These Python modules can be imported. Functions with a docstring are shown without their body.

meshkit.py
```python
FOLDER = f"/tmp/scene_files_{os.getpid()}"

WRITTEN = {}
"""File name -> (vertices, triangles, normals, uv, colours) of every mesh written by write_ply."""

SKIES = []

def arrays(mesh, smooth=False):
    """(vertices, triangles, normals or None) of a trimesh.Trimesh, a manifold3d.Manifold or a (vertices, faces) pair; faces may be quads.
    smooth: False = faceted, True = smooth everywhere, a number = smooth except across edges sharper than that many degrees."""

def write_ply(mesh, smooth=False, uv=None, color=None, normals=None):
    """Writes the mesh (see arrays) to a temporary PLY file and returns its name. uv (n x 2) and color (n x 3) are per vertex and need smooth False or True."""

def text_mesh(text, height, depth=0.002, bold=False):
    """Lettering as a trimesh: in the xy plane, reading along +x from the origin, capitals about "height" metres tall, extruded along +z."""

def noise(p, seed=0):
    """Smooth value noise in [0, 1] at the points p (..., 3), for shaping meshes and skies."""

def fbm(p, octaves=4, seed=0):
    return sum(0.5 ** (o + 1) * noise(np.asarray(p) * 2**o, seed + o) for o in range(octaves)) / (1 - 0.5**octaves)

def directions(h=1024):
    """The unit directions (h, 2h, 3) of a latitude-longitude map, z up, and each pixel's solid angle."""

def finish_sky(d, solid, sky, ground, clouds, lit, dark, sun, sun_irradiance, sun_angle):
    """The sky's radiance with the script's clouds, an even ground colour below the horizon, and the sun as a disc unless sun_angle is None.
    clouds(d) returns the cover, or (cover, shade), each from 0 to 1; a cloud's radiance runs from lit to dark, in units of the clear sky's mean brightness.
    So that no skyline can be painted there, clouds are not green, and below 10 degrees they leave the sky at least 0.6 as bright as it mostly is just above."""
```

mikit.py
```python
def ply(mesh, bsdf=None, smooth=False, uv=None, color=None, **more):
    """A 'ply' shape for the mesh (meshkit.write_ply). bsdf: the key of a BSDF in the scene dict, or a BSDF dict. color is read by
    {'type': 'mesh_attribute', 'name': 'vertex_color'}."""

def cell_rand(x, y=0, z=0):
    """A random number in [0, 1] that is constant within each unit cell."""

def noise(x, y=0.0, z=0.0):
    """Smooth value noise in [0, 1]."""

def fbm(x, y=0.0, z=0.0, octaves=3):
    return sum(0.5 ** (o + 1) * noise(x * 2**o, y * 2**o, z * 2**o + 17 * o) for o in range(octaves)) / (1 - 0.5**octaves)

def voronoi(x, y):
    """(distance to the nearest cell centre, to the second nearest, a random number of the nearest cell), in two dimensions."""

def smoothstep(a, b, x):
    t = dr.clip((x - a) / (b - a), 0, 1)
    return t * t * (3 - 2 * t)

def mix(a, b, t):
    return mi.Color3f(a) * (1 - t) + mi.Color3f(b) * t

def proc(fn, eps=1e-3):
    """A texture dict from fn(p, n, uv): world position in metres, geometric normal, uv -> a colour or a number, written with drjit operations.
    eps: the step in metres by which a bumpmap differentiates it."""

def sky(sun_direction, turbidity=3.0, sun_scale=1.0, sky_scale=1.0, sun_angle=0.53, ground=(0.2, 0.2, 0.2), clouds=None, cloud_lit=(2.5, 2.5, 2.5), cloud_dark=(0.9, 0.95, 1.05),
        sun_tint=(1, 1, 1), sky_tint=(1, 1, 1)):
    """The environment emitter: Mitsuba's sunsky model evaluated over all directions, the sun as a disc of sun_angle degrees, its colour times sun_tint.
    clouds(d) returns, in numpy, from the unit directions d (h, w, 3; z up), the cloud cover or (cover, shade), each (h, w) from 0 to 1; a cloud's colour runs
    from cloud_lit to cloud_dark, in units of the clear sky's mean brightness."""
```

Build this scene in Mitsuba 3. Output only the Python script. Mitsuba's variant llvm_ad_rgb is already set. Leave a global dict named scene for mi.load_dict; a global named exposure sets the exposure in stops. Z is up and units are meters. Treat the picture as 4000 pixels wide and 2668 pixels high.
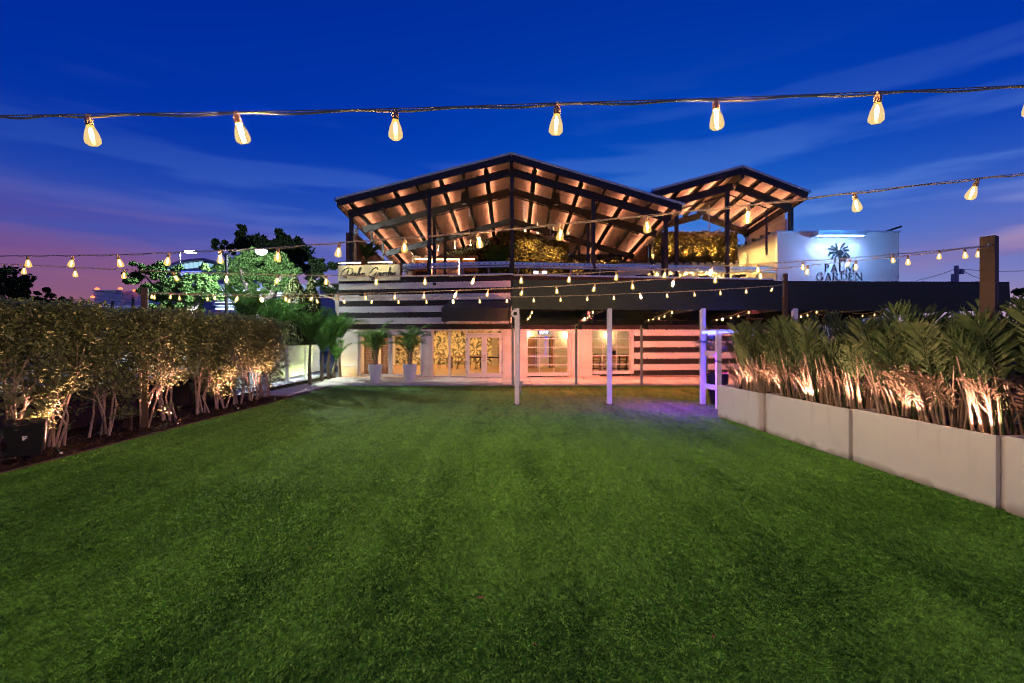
import math, random
import numpy as np, trimesh, drjit as dr
import mitsuba as mi, mikit, meshkit
from mikit import ply, proc, noise, fbm, voronoi, cell_rand, smoothstep, mix
from shapely.geometry import Polygon, LineString, Point, box as sbox
from shapely.ops import unary_union
from shapely import affinity
T = mi.ScalarTransform4f
RNG = np.random.default_rng(7)
random.seed(7)
scene, labels = {}, {}

# ------------------------------------------------------------------ camera, sky, exposure
exposure = 8.0
ES = 2.0**(2.0-exposure)                              # all lamps and the sky are given for two stops, then scaled to the night exposure
F, CX, HV, CH = 1957.0, 2000.0, 1341.0, 1.8          # survey of the photograph: focal length, centre column, horizon row, eye height
scene['camera'] = dict(type='perspective', fov=2*math.degrees(math.atan(2000/F)), fov_axis='x', near_clip=0.05, far_clip=5000.0,
                       principal_point_offset_y=(HV-1334)/2668.0,
                       to_world=T().look_at(origin=[0, 0, CH], target=[0, 10, CH], up=[0, 0, 1]))

def sky_clouds(d):
    az = np.arctan2(d[..., 0], d[..., 1])
    el = np.arcsin(np.clip(d[..., 2], 0, 1))
    st = np.stack([az*3.0, el*26.0, np.zeros_like(az)], -1)
    n1 = meshkit.fbm(st + [3.1, 0.4, 0], 5, 3)
    st2 = np.stack([az*2.0+el*2.0, el*14.0, np.zeros_like(az)+5], -1)
    n2 = meshkit.fbm(st2, 5, 9)
    side = 0.5+0.5*np.sin(az)                       # 0 to the left, 1 to the right
    ss = lambda a, b, x: np.clip((x-a)/(b-a), 0, 1)**2*(3-2*np.clip((x-a)/(b-a), 0, 1))
    low = 1-ss(-0.02, 0.42, el)
    vlow = 1-ss(0.0, 0.16, el)
    haze = (0.32+0.30*side)*low**1.7 + 0.24*vlow
    streak = ss(0.48, 0.70, n1)*(1-ss(0.16, 0.52, el))*(0.05+0.80*side)
    cover = np.clip(haze*(0.72+0.56*n2)+streak*0.62*(0.45+0.55*low), 0, 0.94)
    warm = (1-ss(0.02, 0.30, el))*(0.34+0.95*(1-ss(0.08, 0.50, side))+0.25*ss(0.72, 0.9, side))
    warm = warm*(0.65+0.95*n1)+ss(0.50, 0.70, n2)*(1-ss(0.06, 0.30, el))*(0.22+.3*(1-side))
    shade = np.clip(1-warm, 0, 1)
    return cover, shade
scene['sky'] = mikit.sky([0.30, 1.0, 0.05], turbidity=4, sun_scale=0.0, sky_scale=2.9*ES, sky_tint=(0.0004, 0.076, 1.0), ground=(0.06, 0.07, 0.06),
                         clouds=sky_clouds, cloud_lit=(6.8, 2.1, 1.15), cloud_dark=(2.7, 5.4, 11.5))
scene['sky']['sampling_weight'] = 9.0

# ------------------------------------------------------------------ helpers
def X(u, D): return (u-CX)/F*D
def Z(v, D): return CH+(HV-v)/F*D
def P(u, v, D): return np.array([X(u, D), D, Z(v, D)])
def key_of(name, parent=None):
    k = f'{parent}__{name}' if parent else name
    if k not in USED:
        USED.add(k); return k
    i = 1
    while f'{k}_{i:03d}' in USED: i += 1
    k = f'{k}_{i:03d}'
    USED.add(k); return k
USED = set()

def thing(name, label, cat, group=None, kind=None):
    k = key_of(name)
    labels[k] = {'label': label, 'category': cat}
    if group: labels[k]['group'] = group
    if kind: labels[k]['kind'] = kind
    return k
def struct(name):
    k = key_of(name)
    labels[k] = {'kind': 'structure'}
    return k
def put(name, mesh, bsdf, parent=None, smooth=False, emit=None, weight=1.0, tw=None, label=None, kind=None, raw=False):
    k = name if raw else key_of(name, parent)
    if isinstance(mesh, MB): mesh = mesh.mesh()
    d = dict(mesh) if isinstance(mesh, dict) else ply(mesh, bsdf, smooth=smooth)
    if emit is not None:
        d['emitter'] = {'type': 'area', 'radiance': {'type': 'rgb', 'value': [float(e)*ES for e in emit]}, 'sampling_weight': float(weight)}
    if tw is not None: d['to_world'] = tw
    scene[k] = d
    if label or kind:
        labels.setdefault(k, {})
        if label: labels[k]['label'] = label
        if kind: labels[k]['kind'] = kind
    return k

BOXF = np.array([[0, 2, 3], [0, 3, 1], [4, 5, 7], [4, 7, 6], [0, 1, 5], [0, 5, 4], [2, 6, 7], [2, 7, 3], [0, 4, 6], [0, 6, 2], [1, 3, 7], [1, 7, 5]])
class MB:
    """collects pieces of ONE part"""
    def __init__(s, M=None): s.v, s.f, s.n, s.M = [], [], 0, M
    def add(s, v, f):
        v = np.asarray(v, float)
        if s.M is not None: v = v@s.M[:3, :3].T+s.M[:3, 3]
        s.v.append(v); s.f.append(np.asarray(f, int)+s.n); s.n += len(v)
        return s
    def box(s, x0, x1, y0, y1, z0, z1):
        return s.add([[x, y, z] for z in (z0, z1) for y in (y0, y1) for x in (x0, x1)], BOXF)
    def beam(s, p, q, w, h, up=(0, 0, 1), w1=None, h1=None):
        p, q = np.asarray(p, float), np.asarray(q, float)
        t = (q-p)/np.linalg.norm(q-p)
        a = np.cross(up, t); a /= np.linalg.norm(a)
        b = np.cross(t, a)
        w1 = w if w1 is None else w1; h1 = h if h1 is None else h1
        v = [c+a*ww/2*i+b*hh/2*j for c, ww, hh in ((p, w, h), (q, w1, h1)) for j in (-1, 1) for i in (-1, 1)]
        return s.add(v, BOXF)
    def tube(s, pts, r, n=6):
        p = np.asarray(pts, float); r = np.broadcast_to(np.asarray(r, float), (len(p),))
        t = np.gradient(p, axis=0); t /= np.linalg.norm(t, axis=1, keepdims=True)+1e-12
        ref = np.array([0, 0, 1.]) if abs(t[0, 2]) < .9 else np.array([1., 0, 0])
        a = np.cross(t, ref); a /= np.linalg.norm(a, axis=1, keepdims=True)+1e-9
        b = np.cross(t, a)
        an = np.arange(n)*2*np.pi/n
        v = (p[:, None]+r[:, None, None]*(np.cos(an)[None, :, None]*a[:, None]+np.sin(an)[None, :, None]*b[:, None])).reshape(-1, 3)
        f = []
        for i in range(len(p)-1):
            for j in range(n):
                k = (j+1) % n
                f += [[i*n+j, i*n+k, (i+1)*n+k], [i*n+j, (i+1)*n+k, (i+1)*n+j]]
        v = np.vstack([v, p[:1], p[-1:]])
        m = len(p)*n
        f += [[m, (j+1) % n, j] for j in range(n)]+[[m+1, m-n+j, m-n+(j+1) % n] for j in range(n)]
        return s.add(v, f)
    def lathe(s, prof, n=24, c=(0, 0, 0), wob=None):
        prof = np.asarray(prof, float); an = np.arange(n)*2*np.pi/n
        k = np.ones((len(prof), n)) if wob is None else wob(prof, an)
        v = np.stack([prof[:, None, 0]*np.cos(an)*k+c[0], prof[:, None, 0]*np.sin(an)*k+c[1], np.repeat(prof[:, 1:2], n, 1)+c[2]], -1).reshape(-1, 3)
        f = []
        for i in range(len(prof)-1):
            for j in range(n):
                q = (j+1) % n
                f += [[i*n+j, i*n+q, (i+1)*n+q], [i*n+j, (i+1)*n+q, (i+1)*n+j]]
        return s.add(v, f)
    def quad(s, a, b, c, d): return s.add([a, b, c, d], [[0, 1, 2], [0, 2, 3]])
    def prism(s, poly, depth, O=(0, 0, 0), ex=(1, 0, 0), ey=(0, 0, 1), ez=(0, 1, 0)):
        """a flat outline (shapely) in the plane O, ex, ey, given thickness along ez"""
        ex, ey, ez, O = (np.asarray(a, float) for a in (ex, ey, ez, O))
        for g in getattr(poly, 'geoms', [poly]):
            if g.is_empty or g.area < 1e-9: continue
            m = trimesh.creation.extrude_polygon(g, depth, engine='earcut')
            v = np.array(m.vertices)
            s.add(O+v[:, :1]*ex+v[:, 1:2]*ey+v[:, 2:]*ez, np.array(m.faces))
        return s
    def mesh(s): return trimesh.Trimesh(np.vstack(s.v), np.vstack(s.f), process=False)

def frame(O, ang):
    c, n = math.cos(ang), math.sin(ang)
    M = np.eye(4); M[:3, 0] = [c, n, 0]; M[:3, 1] = [-n, c, 0]; M[:3, 3] = O
    return M
def spot(key, pos, target, color, cutoff, beam=None, weight=1.0):
    d = np.asarray(target, float)-np.asarray(pos, float)
    up = [0, 0, 1] if abs(d[2]) < .95*np.linalg.norm(d) else [0, 1, 0]
    scene[key] = {'type': 'spot', 'to_world': T().look_at(origin=list(map(float, pos)), target=list(map(float, target)), up=up),
                  'intensity': {'type': 'rgb', 'value': [float(e)*ES for e in color]}, 'cutoff_angle': float(cutoff), 'beam_width': float(beam if beam else cutoff*.6),
                  'sampling_weight': float(weight)}
def rot(ax, deg):
    return trimesh.transformations.rotation_matrix(math.radians(deg), ax)

# ------------------------------------------------------------------ materials
def mat(key, color, rough=0.6, spec=0.4, metallic=0.0, bump=None, bump_scale=None, extra=None):
    c = color if isinstance(color, dict) else {'type': 'rgb', 'value': list(color)}
    b = {'type': 'principled', 'base_color': c, 'roughness': rough, 'specular': spec, 'metallic': metallic}
    if extra: b.update(extra)
    if bump is not None: b = {'type': 'bumpmap', 'arbitrary': bump, 'scale': 1.0, 'bsdf': b}
    scene[key] = {'type': 'twosided', 'bsdf': b}
def speck(base, var, sc=3.0, sc2=40.0):
    b0, b1 = np.array(base)*(1-var), np.array(base)*(1+var)
    def fn(p, n, uv):
        t = 0.6*fbm(p.x*sc, p.y*sc, p.z*sc)+0.4*noise(p.x*sc2, p.y*sc2, p.z*sc2)
        return mix([float(a) for a in b0], [float(a) for a in b1], t)
    return proc(fn)
PITCH = 0.567
WHITE, DARK = [0.72, 0.70, 0.67], [0.022, 0.018, 0.016]
SPLITX = 4.25
def facade_color(stripes_low):
    def fn(p, n, uv):
        f = (p.z-0.03)/PITCH
        fr = f-dr.floor(f)
        band = dr.select(fr < 0.475, mi.Float(1), mi.Float(0))
        if stripes_low: on = dr.select((p.z > 2.2) | (p.x > SPLITX), band, mi.Float(0))
        else: on = dr.select(p.z > 2.2, band, mi.Float(0))
        on = dr.select(p.z > 4.62, mi.Float(1), on)
        g = fbm(p.x*1.1, p.y*1.1, p.z*2.2, 4)
        w = mix([0.60, 0.58, 0.54], WHITE, smoothstep(0.25, 0.6, g))
        dk = mix(DARK, [0.04, 0.034, 0.03], g)
        return w*(1-on)+dk*on
    return proc(fn)
def stucco(p, n, uv): return 0.012*fbm(p.x*9, p.y*9, p.z*16, 4)+0.006*noise(p.x*50, p.y*50, p.z*50)
mat('facade_paint', facade_color(False), 0.75, 0.3, bump=proc(stucco))
mat('facade_paint_low', facade_color(True), 0.75, 0.3, bump=proc(stucco))
mat('white_stucco', speck([0.68, 0.66, 0.63], 0.08, 1.5, 30), 0.75, 0.3, bump=proc(stucco))
mat('white_metal', speck([0.74, 0.74, 0.74], 0.05, 2, 20), 0.35, 0.5)
def planter_paint(p, n, uv):
    g = fbm(p.x*1.3, p.y*1.3, p.z*1.3, 3)
    streak = smoothstep(0.56, 0.80, fbm(p.x*9, p.y*9, p.z*0.9, 3))*smoothstep(0.1, 0.7, p.z)
    splash = (1-smoothstep(0.0, 0.05+0.13*noise(p.x*7, p.y*7, 0.0), p.z))*0.75
    c = mix([0.52, 0.51, 0.50], [0.60, 0.59, 0.58], g)
    return c*(1-0.16*streak)*(1-splash)+mi.Color3f(0.16, 0.14, 0.10)*splash
mat('planter_white', proc(planter_paint), 0.45, 0.45)
mat('pot_white', speck([0.86, 0.85, 0.86], 0.05, 2, 20), 0.4, 0.45)
mat('grey_metal', speck([0.36, 0.36, 0.37], 0.08, 4, 30), 0.35, 0.5)
mat('roof_metal', speck([0.45, 0.62, 0.72], 0.08, 2, 15), 0.32, 0.5, metallic=0.75)
mat('roof_edge', speck([0.50, 0.62, 0.66], 0.08, 2, 15), 0.5, 0.5)
mat('dark_steel', speck([0.017, 0.014, 0.010], 0.25, 3, 30), 0.5, 0.5)
mat('black_plastic', speck([0.012, 0.012, 0.012], 0.3, 5, 60), 0.55, 0.4)
mat('black_wood', speck([0.035, 0.024, 0.018], 0.4, 5, 60), 0.6, 0.35)
mat('brown_post', speck([0.085, 0.052, 0.036], 0.25, 4, 60), 0.6, 0.3)
def canvas_bump(p, n, uv): return 0.05*fbm(p.x*0.9, p.y*0.9, p.z*0.5, 3)
mat('canvas', speck([0.027, 0.036, 0.022], 0.15, 1.2, 80), 0.55, 0.5, bump=proc(canvas_bump, 0.01), extra={'sheen': 0.4})
def ceiling_planks(p, n, uv):
    w = 0.14
    row = dr.floor(p.y/w)
    fr = p.y/w-row
    bd = cell_rand(row, dr.floor((p.x+cell_rand(row)*3.0)/2.6))
    grain = fbm(p.x*1.5+bd*30, p.y*22, bd*9, 4)
    c = mix([0.40, 0.29, 0.235], [0.60, 0.46, 0.385], 0.55*bd+0.45*grain)
    joint = smoothstep(0.0, 0.07, fr)*(1-smoothstep(0.93, 1.0, fr))
    return c*(0.35+0.65*joint)
mat('plank_ceiling', proc(ceiling_planks), 0.6, 0.3)
def wood_grain(c0, c1, ax):
    def fn(p, n, uv):
        q = [p.x, p.y, p.z]
        k = [3.0, 3.0, 3.0]; k[ax] = 0.5
        return mix(c0, c1, fbm(q[0]*k[0]*8, q[1]*k[1]*8, q[2]*k[2]*8, 4))
    return proc(fn)
mat('warm_wood', wood_grain([0.22, 0.10, 0.045], [0.42, 0.22, 0.10], 2), 0.5, 0.4)
mat('shutter_wood', wood_grain([0.32, 0.13, 0.07], [0.46, 0.22, 0.12], 0), 0.45, 0.4)
mat('siding_wood', wood_grain([0.10, 0.045, 0.028], [0.17, 0.08, 0.05], 2), 0.6, 0.3)
mat('floor_wood', wood_grain([0.30, 0.15, 0.08], [0.46, 0.26, 0.14], 0), 0.28, 0.5)
mat('room_paint', speck([0.62, 0.56, 0.45], 0.06, 1.5, 20), 0.8, 0.2)
def stone_strips(p, n, uv):
    r = dr.floor(p.z/0.07)
    c = cell_rand(r, dr.floor(p.x/0.33+cell_rand(r, 7)*3))
    g = fbm(p.x*5, p.y*5, p.z*12, 3)
    fr = p.z/0.07-r
    return mix([0.22, 0.15, 0.11], [0.60, 0.47, 0.37], 0.6*c+0.4*g)*(0.35+0.65*smoothstep(0.0, 0.22, fr))
mat('stacked_stone', proc(stone_strips), 0.8, 0.2)
def brick_white(p, n, uv):
    r = dr.floor(p.z/0.075)
    q = p.x/0.22+0.5*(r-2*dr.floor(r/2))
    fz, fx = p.z/0.075-r, q-dr.floor(q)
    j = smoothstep(0, 0.12, fz)*smoothstep(0, 0.05, fx)
    return mix([0.30, 0.26, 0.20], [0.66, 0.60, 0.50], j*(0.8+0.2*cell_rand(r, dr.floor(q))))
def brick_h(p, n, uv):
    r = dr.floor(p.z/0.075)
    q = p.x/0.22+0.5*(r-2*dr.floor(r/2))
    return 0.012*smoothstep(0, 0.15, p.z/0.075-r)*smoothstep(0, 0.07, q-dr.floor(q))
mat('brick_white', proc(brick_white), 0.7, 0.3, bump=proc(brick_h))
def corrugated(p, n, uv): return 0.02*(0.5+0.5*dr.sin((p.x+p.y)*2*math.pi/0.09))
mat('corrugated_white', speck([0.62, 0.58, 0.52], 0.05, 2, 10), 0.5, 0.4, bump=proc(corrugated))
def wallpaper(p, n, uv):
    dark = mi.Float(0)
    for s, ox, oz, nl, seed in ((1.3, 0.0, 0.0, 7.0, 1), (1.3, 0.5, 0.5, 6.0, 2), (0.95, 0.3, 0.2, 5.0, 3), (0.95, 0.8, 0.7, 6.0, 4)):
        gx, gz = p.x/s+ox, p.z/s+oz
        ix, iz = dr.floor(gx), dr.floor(gz)
        h1, h2 = cell_rand(ix, iz, seed), cell_rand(ix, iz, seed+20)
        x, z = gx-ix-0.5+0.22*(h1-0.5), gz-iz-0.34+0.2*(h2-0.5)
        z = z+1.25*x*x                                   # blades arch over and droop
        r = dr.sqrt(x*x+z*z)+1e-4
        a = dr.atan2(x, z)
        leaf = dr.cos(a*nl+h1*6.0+3.0*(fbm(p.x*3, seed, p.z*3, 2)-0.5))
        size = 0.50+0.12*h2-0.09*dr.abs(a)
        tip = smoothstep(0.03, 0.12, r)*(1-smoothstep(size*0.75, size, r))
        dark = dr.maximum(dark, smoothstep(0.15, 0.5, leaf-0.35*r)*tip*(0.65+0.35*h2))
    dark = dr.clip(dark*(0.75+0.45*fbm(p.x*9, 0.0, p.z*9, 2)), 0, 1)
    return mix([0.68, 0.58, 0.34], [0.050, 0.040, 0.024], dark)
mat('wallpaper', proc(wallpaper), 0.8, 0.2)
# ground materials
def lawn_tone(p):
    drag = fbm(p.x*3.4+1.6*noise(p.y*0.23, p.x*0.2, 1.0), p.y*0.30, 2.0, 5)       # the pile brushed over by wheels
    patch = fbm(p.x*0.75, p.y*0.5, 5.0, 4)
    sweep = fbm(p.x*2.6+p.y*0.9, p.y*2.4-p.x*1.0, 9.0, 3)
    return dr.clip(0.12+1.0*(0.62*drag+0.22*patch+0.20*sweep), 0, 1)
def lawn_color(p, n, uv):
    t = smoothstep(0.40, 0.80, lawn_tone(p))
    f = 0.40*noise(p.x*70, p.y*48, 0.0)+0.35*noise(p.x*34, p.y*17, 4.0)+0.25*noise(p.x*17, p.y*7, 8.0)
    return mix([0.014, 0.066, 0.011], [0.185, 0.435, 0.062], t*0.24+smoothstep(0.12, 0.88, f)*0.72)
def blade_color(p, n, uv):
    t = smoothstep(0.40, 0.80, lawn_tone(p))
    c = 0.55*noise(p.x*62, p.y*50, 2.0)+0.45*noise(p.x*30, p.y*20, 4.0)
    return mix([0.018, 0.084, 0.013], [0.215, 0.510, 0.073], t*0.24+smoothstep(0.12, 0.88, c)*0.72)
def lawn_bump(p, n, uv): return 0.012*noise(p.x*85, p.y*60, 0)+0.016*noise(p.x*28, p.y*20, 3)
mat('lawn_base', proc(lawn_color), 0.85, 0.15, bump=proc(lawn_bump, 0.002))
scene['lawn_blade'] = {'type': 'twosided', 'bsdf': {'type': 'diffuse', 'reflectance': proc(blade_color)}}
mat('asphalt', speck([0.045, 0.045, 0.047], 0.3, 0.4, 20), 0.85, 0.3)
def tile_col(k):
    return speck([0.50*k, 0.46*k, 0.41*k], 0.14, 2.2, 45)
for i, k in enumerate((0.88, 1.0, 1.1)): mat(f'tile_{i}', tile_col(k), 0.7, 0.3)
mat('mortar', [0.085, 0.075, 0.068], 0.9, 0.1)
mat('mulch', speck([0.022, 0.013, 0.010], 0.5, 3, 60), 0.9, 0.1)
mat('mulch_chip', speck([0.050, 0.028, 0.018], 0.7, 7, 30), 0.85, 0.2)
mat('gravel', speck([0.5, 0.5, 0.52], 0.35, 9, 70), 0.8, 0.3)
mat('soil', speck([0.05, 0.035, 0.025], 0.4, 5, 50), 0.9, 0.1)
# leaves
def leaf_mat(key, c0, c1, trans=0.35, rough=0.45):
    def fn(p, n, uv):
        t = 0.55*cell_rand(dr.floor(p.x*13), dr.floor(p.y*13), dr.floor(p.z*13))+0.45*fbm(p.x*2.2, p.y*2.2, p.z*2.2, 2)
        return mix(c0, c1, t)
    scene[key] = {'type': 'principledthin', 'base_color': proc(fn), 'roughness': rough, 'diff_trans': trans*2, 'eta': 1.4, 'spec_trans': 0.0}
leaf_mat('hedge_leaf', [0.085, 0.105, 0.046], [0.285, 0.325, 0.165], 0.22)
leaf_mat('palm_leaf', [0.022, 0.066, 0.014], [0.085, 0.180, 0.042], 0.25)
leaf_mat('pot_palm_leaf', [0.050, 0.120, 0.030], [0.28, 0.45, 0.14], 0.42)
leaf_mat('bed_palm_leaf', [0.030, 0.060, 0.024], [0.115, 0.160, 0.075], 0.16)
leaf_mat('dry_frond', [0.06, 0.050, 0.032], [0.17, 0.130, 0.088], 0.12)
leaf_mat('tree_leaf', [0.045, 0.095, 0.026], [0.165, 0.280, 0.085], 0.35)
leaf_mat('dark_tree_leaf', [0.014, 0.026, 0.012], [0.036, 0.055, 0.022], 0.2)
leaf_mat('ivy_leaf', [0.030, 0.024, 0.010], [0.25, 0.185, 0.070], 0.1)
leaf_mat('ivy_dark_leaf', [0.012, 0.010, 0.005], [0.24, 0.175, 0.065], 0.1)
leaf_mat('conifer_leaf', [0.010, 0.013, 0.005], [0.028, 0.030, 0.011], 0.1)
mat('bark', speck([0.23, 0.19, 0.155], 0.35, 6, 50), 0.85, 0.2)
mat('hedge_bark', speck([0.34, 0.25, 0.205], 0.3, 8, 60), 0.8, 0.2)
mat('cane', speck([0.36, 0.27, 0.20], 0.4, 8, 60), 0.6, 0.3)
mat('palm_trunk', speck([0.20, 0.16, 0.11], 0.35, 6, 40), 0.8, 0.2)
scene['pane_glass'] = {'type': 'thindielectric', 'int_ior': 1.5}
scene['bulb_glass'] = {'type': 'thindielectric', 'int_ior': 1.5, 'specular_transmittance': {'type': 'rgb', 'value': [1.0, 0.88, 0.60]}}
scene['lamp_body'] = {'type': 'diffuse', 'reflectance': {'type': 'rgb', 'value': [0.6, 0.5, 0.35]}}
mat('socket', [0.42, 0.28, 0.16], 0.5, 0.4)
mat('cable', speck([0.50, 0.40, 0.28], 0.3, 20, 90), 0.45, 0.5)
#@@END_SETUP
# ------------------------------------------------------------------ ground, lawn, paving, beds
LX0, LX1, LY1 = -6.86, 13.6, 19.62
struct('ground'); put('ground', MB().box(-900, 900, -300, 1600, -0.3, -0.06), 'asphalt', raw=True)
struct('lawn'); put('lawn', MB().box(LX0, LX1, -6.5, LY1, -0.055, 0.0), 'lawn_base', raw=True)

def grass_blades(n, lo, hi, h, w, seed):
    r = np.random.default_rng(seed)
    # density falls with distance so that a blade keeps its size in the picture
    t = r.random(n)
    y = lo*(hi/lo)**t
    half = np.minimum(1.05*y+0.4, 7.0)
    x = (r.random(n)*2-1)*half
    keep = (r.random(n) > np.clip((y-5.5)/6.5, 0, 1)) & (x > LX0+0.02) & (x < 4.81+(11.7-y)/6.46*.33-.004)
    x, y = x[keep], y[keep]; n = len(x)
    a = r.random(n)*2*np.pi
    lean = meshkit.noise(np.stack([x*0.7, y*0.7, np.zeros(n)], -1), 4)*2*np.pi*1.2+r.normal(0, 0.7, n)
    k = 0.5+0.5*np.clip(y/lo, 1, 4)**0.8
    edge = np.clip(1-(4.81+(11.7-y)/6.46*.33-x)/.05, 0, 1)
    hh = (1+1.6*edge*r.random(n))*h*(0.6+0.7*r.random(n))*np.minimum(k, 1.6)
    ww = w*k*(0.7+0.6*r.random(n))
    ll = hh*(0.4+0.7*r.random(n))
    z = np.zeros(n)
    v = np.empty((n, 3, 3))
    v[:, 0] = np.stack([x-np.cos(a)*ww/2, y-np.sin(a)*ww/2, z], -1)
    v[:, 1] = np.stack([x+np.cos(a)*ww/2, y+np.sin(a)*ww/2, z], -1)
    v[:, 2] = np.stack([x+np.cos(lean)*ll, y+np.sin(lean)*ll, hh], -1)
    return v.reshape(-1, 3), np.arange(3*n).reshape(-1, 3)
put('turf', grass_blades(560000, 1.9, 12.0, 0.011, 0.0070, 3), 'lawn_blade', 'lawn', kind='stuff')

struct('patio')
put('slab', MB().box(-9.0, 14.0, 19.66, 26.2, -0.05, -0.012).box(-8.75, LX0-0.02, 15.6, 19.66, -0.05, -0.012), 'mortar', 'patio')
FA, FB = np.array([-8.57, 24.8]), np.array([0.02, 23.45])      # ground line of the left facade
RB = np.array([13.3, 25.5]); RA = np.array([0.02, 23.75])      # and of the right one
def facade_y(x):
    return FA[1]+(FB[1]-FA[1])*(x-FA[0])/(FB[0]-FA[0]) if x < 0.02 else RA[1]+(RB[1]-RA[1])*(x-RA[0])/(RB[0]-RA[0])
tn = 0
tile_mesh = {}
for j in range(-7, 10):
    for i in range(-15, 23):
        x0, y0 = i*0.615+0.2, 19.68+j*0.56
        x1, y1 = x0+0.594, y0+0.538
        if x0 < -8.72 or y0 < 15.62: continue
        if y0 < 19.6 and x1 > LX0-0.03: continue
        if y1 > facade_y((x0+x1)/2)-0.02: y1 = facade_y((x0+x1)/2)-0.02
        if y1-y0 < 0.1: continue
        z = 0.006+0.004*((i*7+j*13) % 5)/5
        put('paver', MB().box(x0, x1, y0, y1, -0.012, z), f'tile_{(i*5+j*11+i*j) % 3}', 'patio')

struct('mulch_bed')
put('mulch_bed', MB().box(-12.6, LX0-0.03, 2.0, 15.55, -0.05, 0.012), 'mulch', raw=True)
r = np.random.default_rng(5)
mb = MB()
for i in range(2600):
    y = 4.2+11.2*r.random()**1.3; x = LX0-0.05-2.0*r.random()
    s = 0.02+0.05*r.random(); a = r.random()*6.28; t = r.normal(0, 0.35)
    c, n = math.cos(a), math.sin(a)
    mb.add([[x-c*s, y-n*s, 0.014], [x+c*s, y+n*s, 0.016+abs(t)*s], [x+c*s-n*s*.5, y+n*s+c*s*.5, 0.03+abs(t)*s], [x-c*s-n*s*.4, y-n*s+c*s*.4, 0.016]], [[0, 1, 2], [0, 2, 3]])
put('bark_chips', mb, 'mulch_chip', 'mulch_bed', kind='stuff')
put('edging', MB().box(LX0-0.026, LX0-0.004, 2.0, 15.6, -0.04, 0.018).box(-8.7, LX0-0.03, 15.56, 15.6, -0.04, 0.06), 'brown_post', 'mulch_bed')

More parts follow.
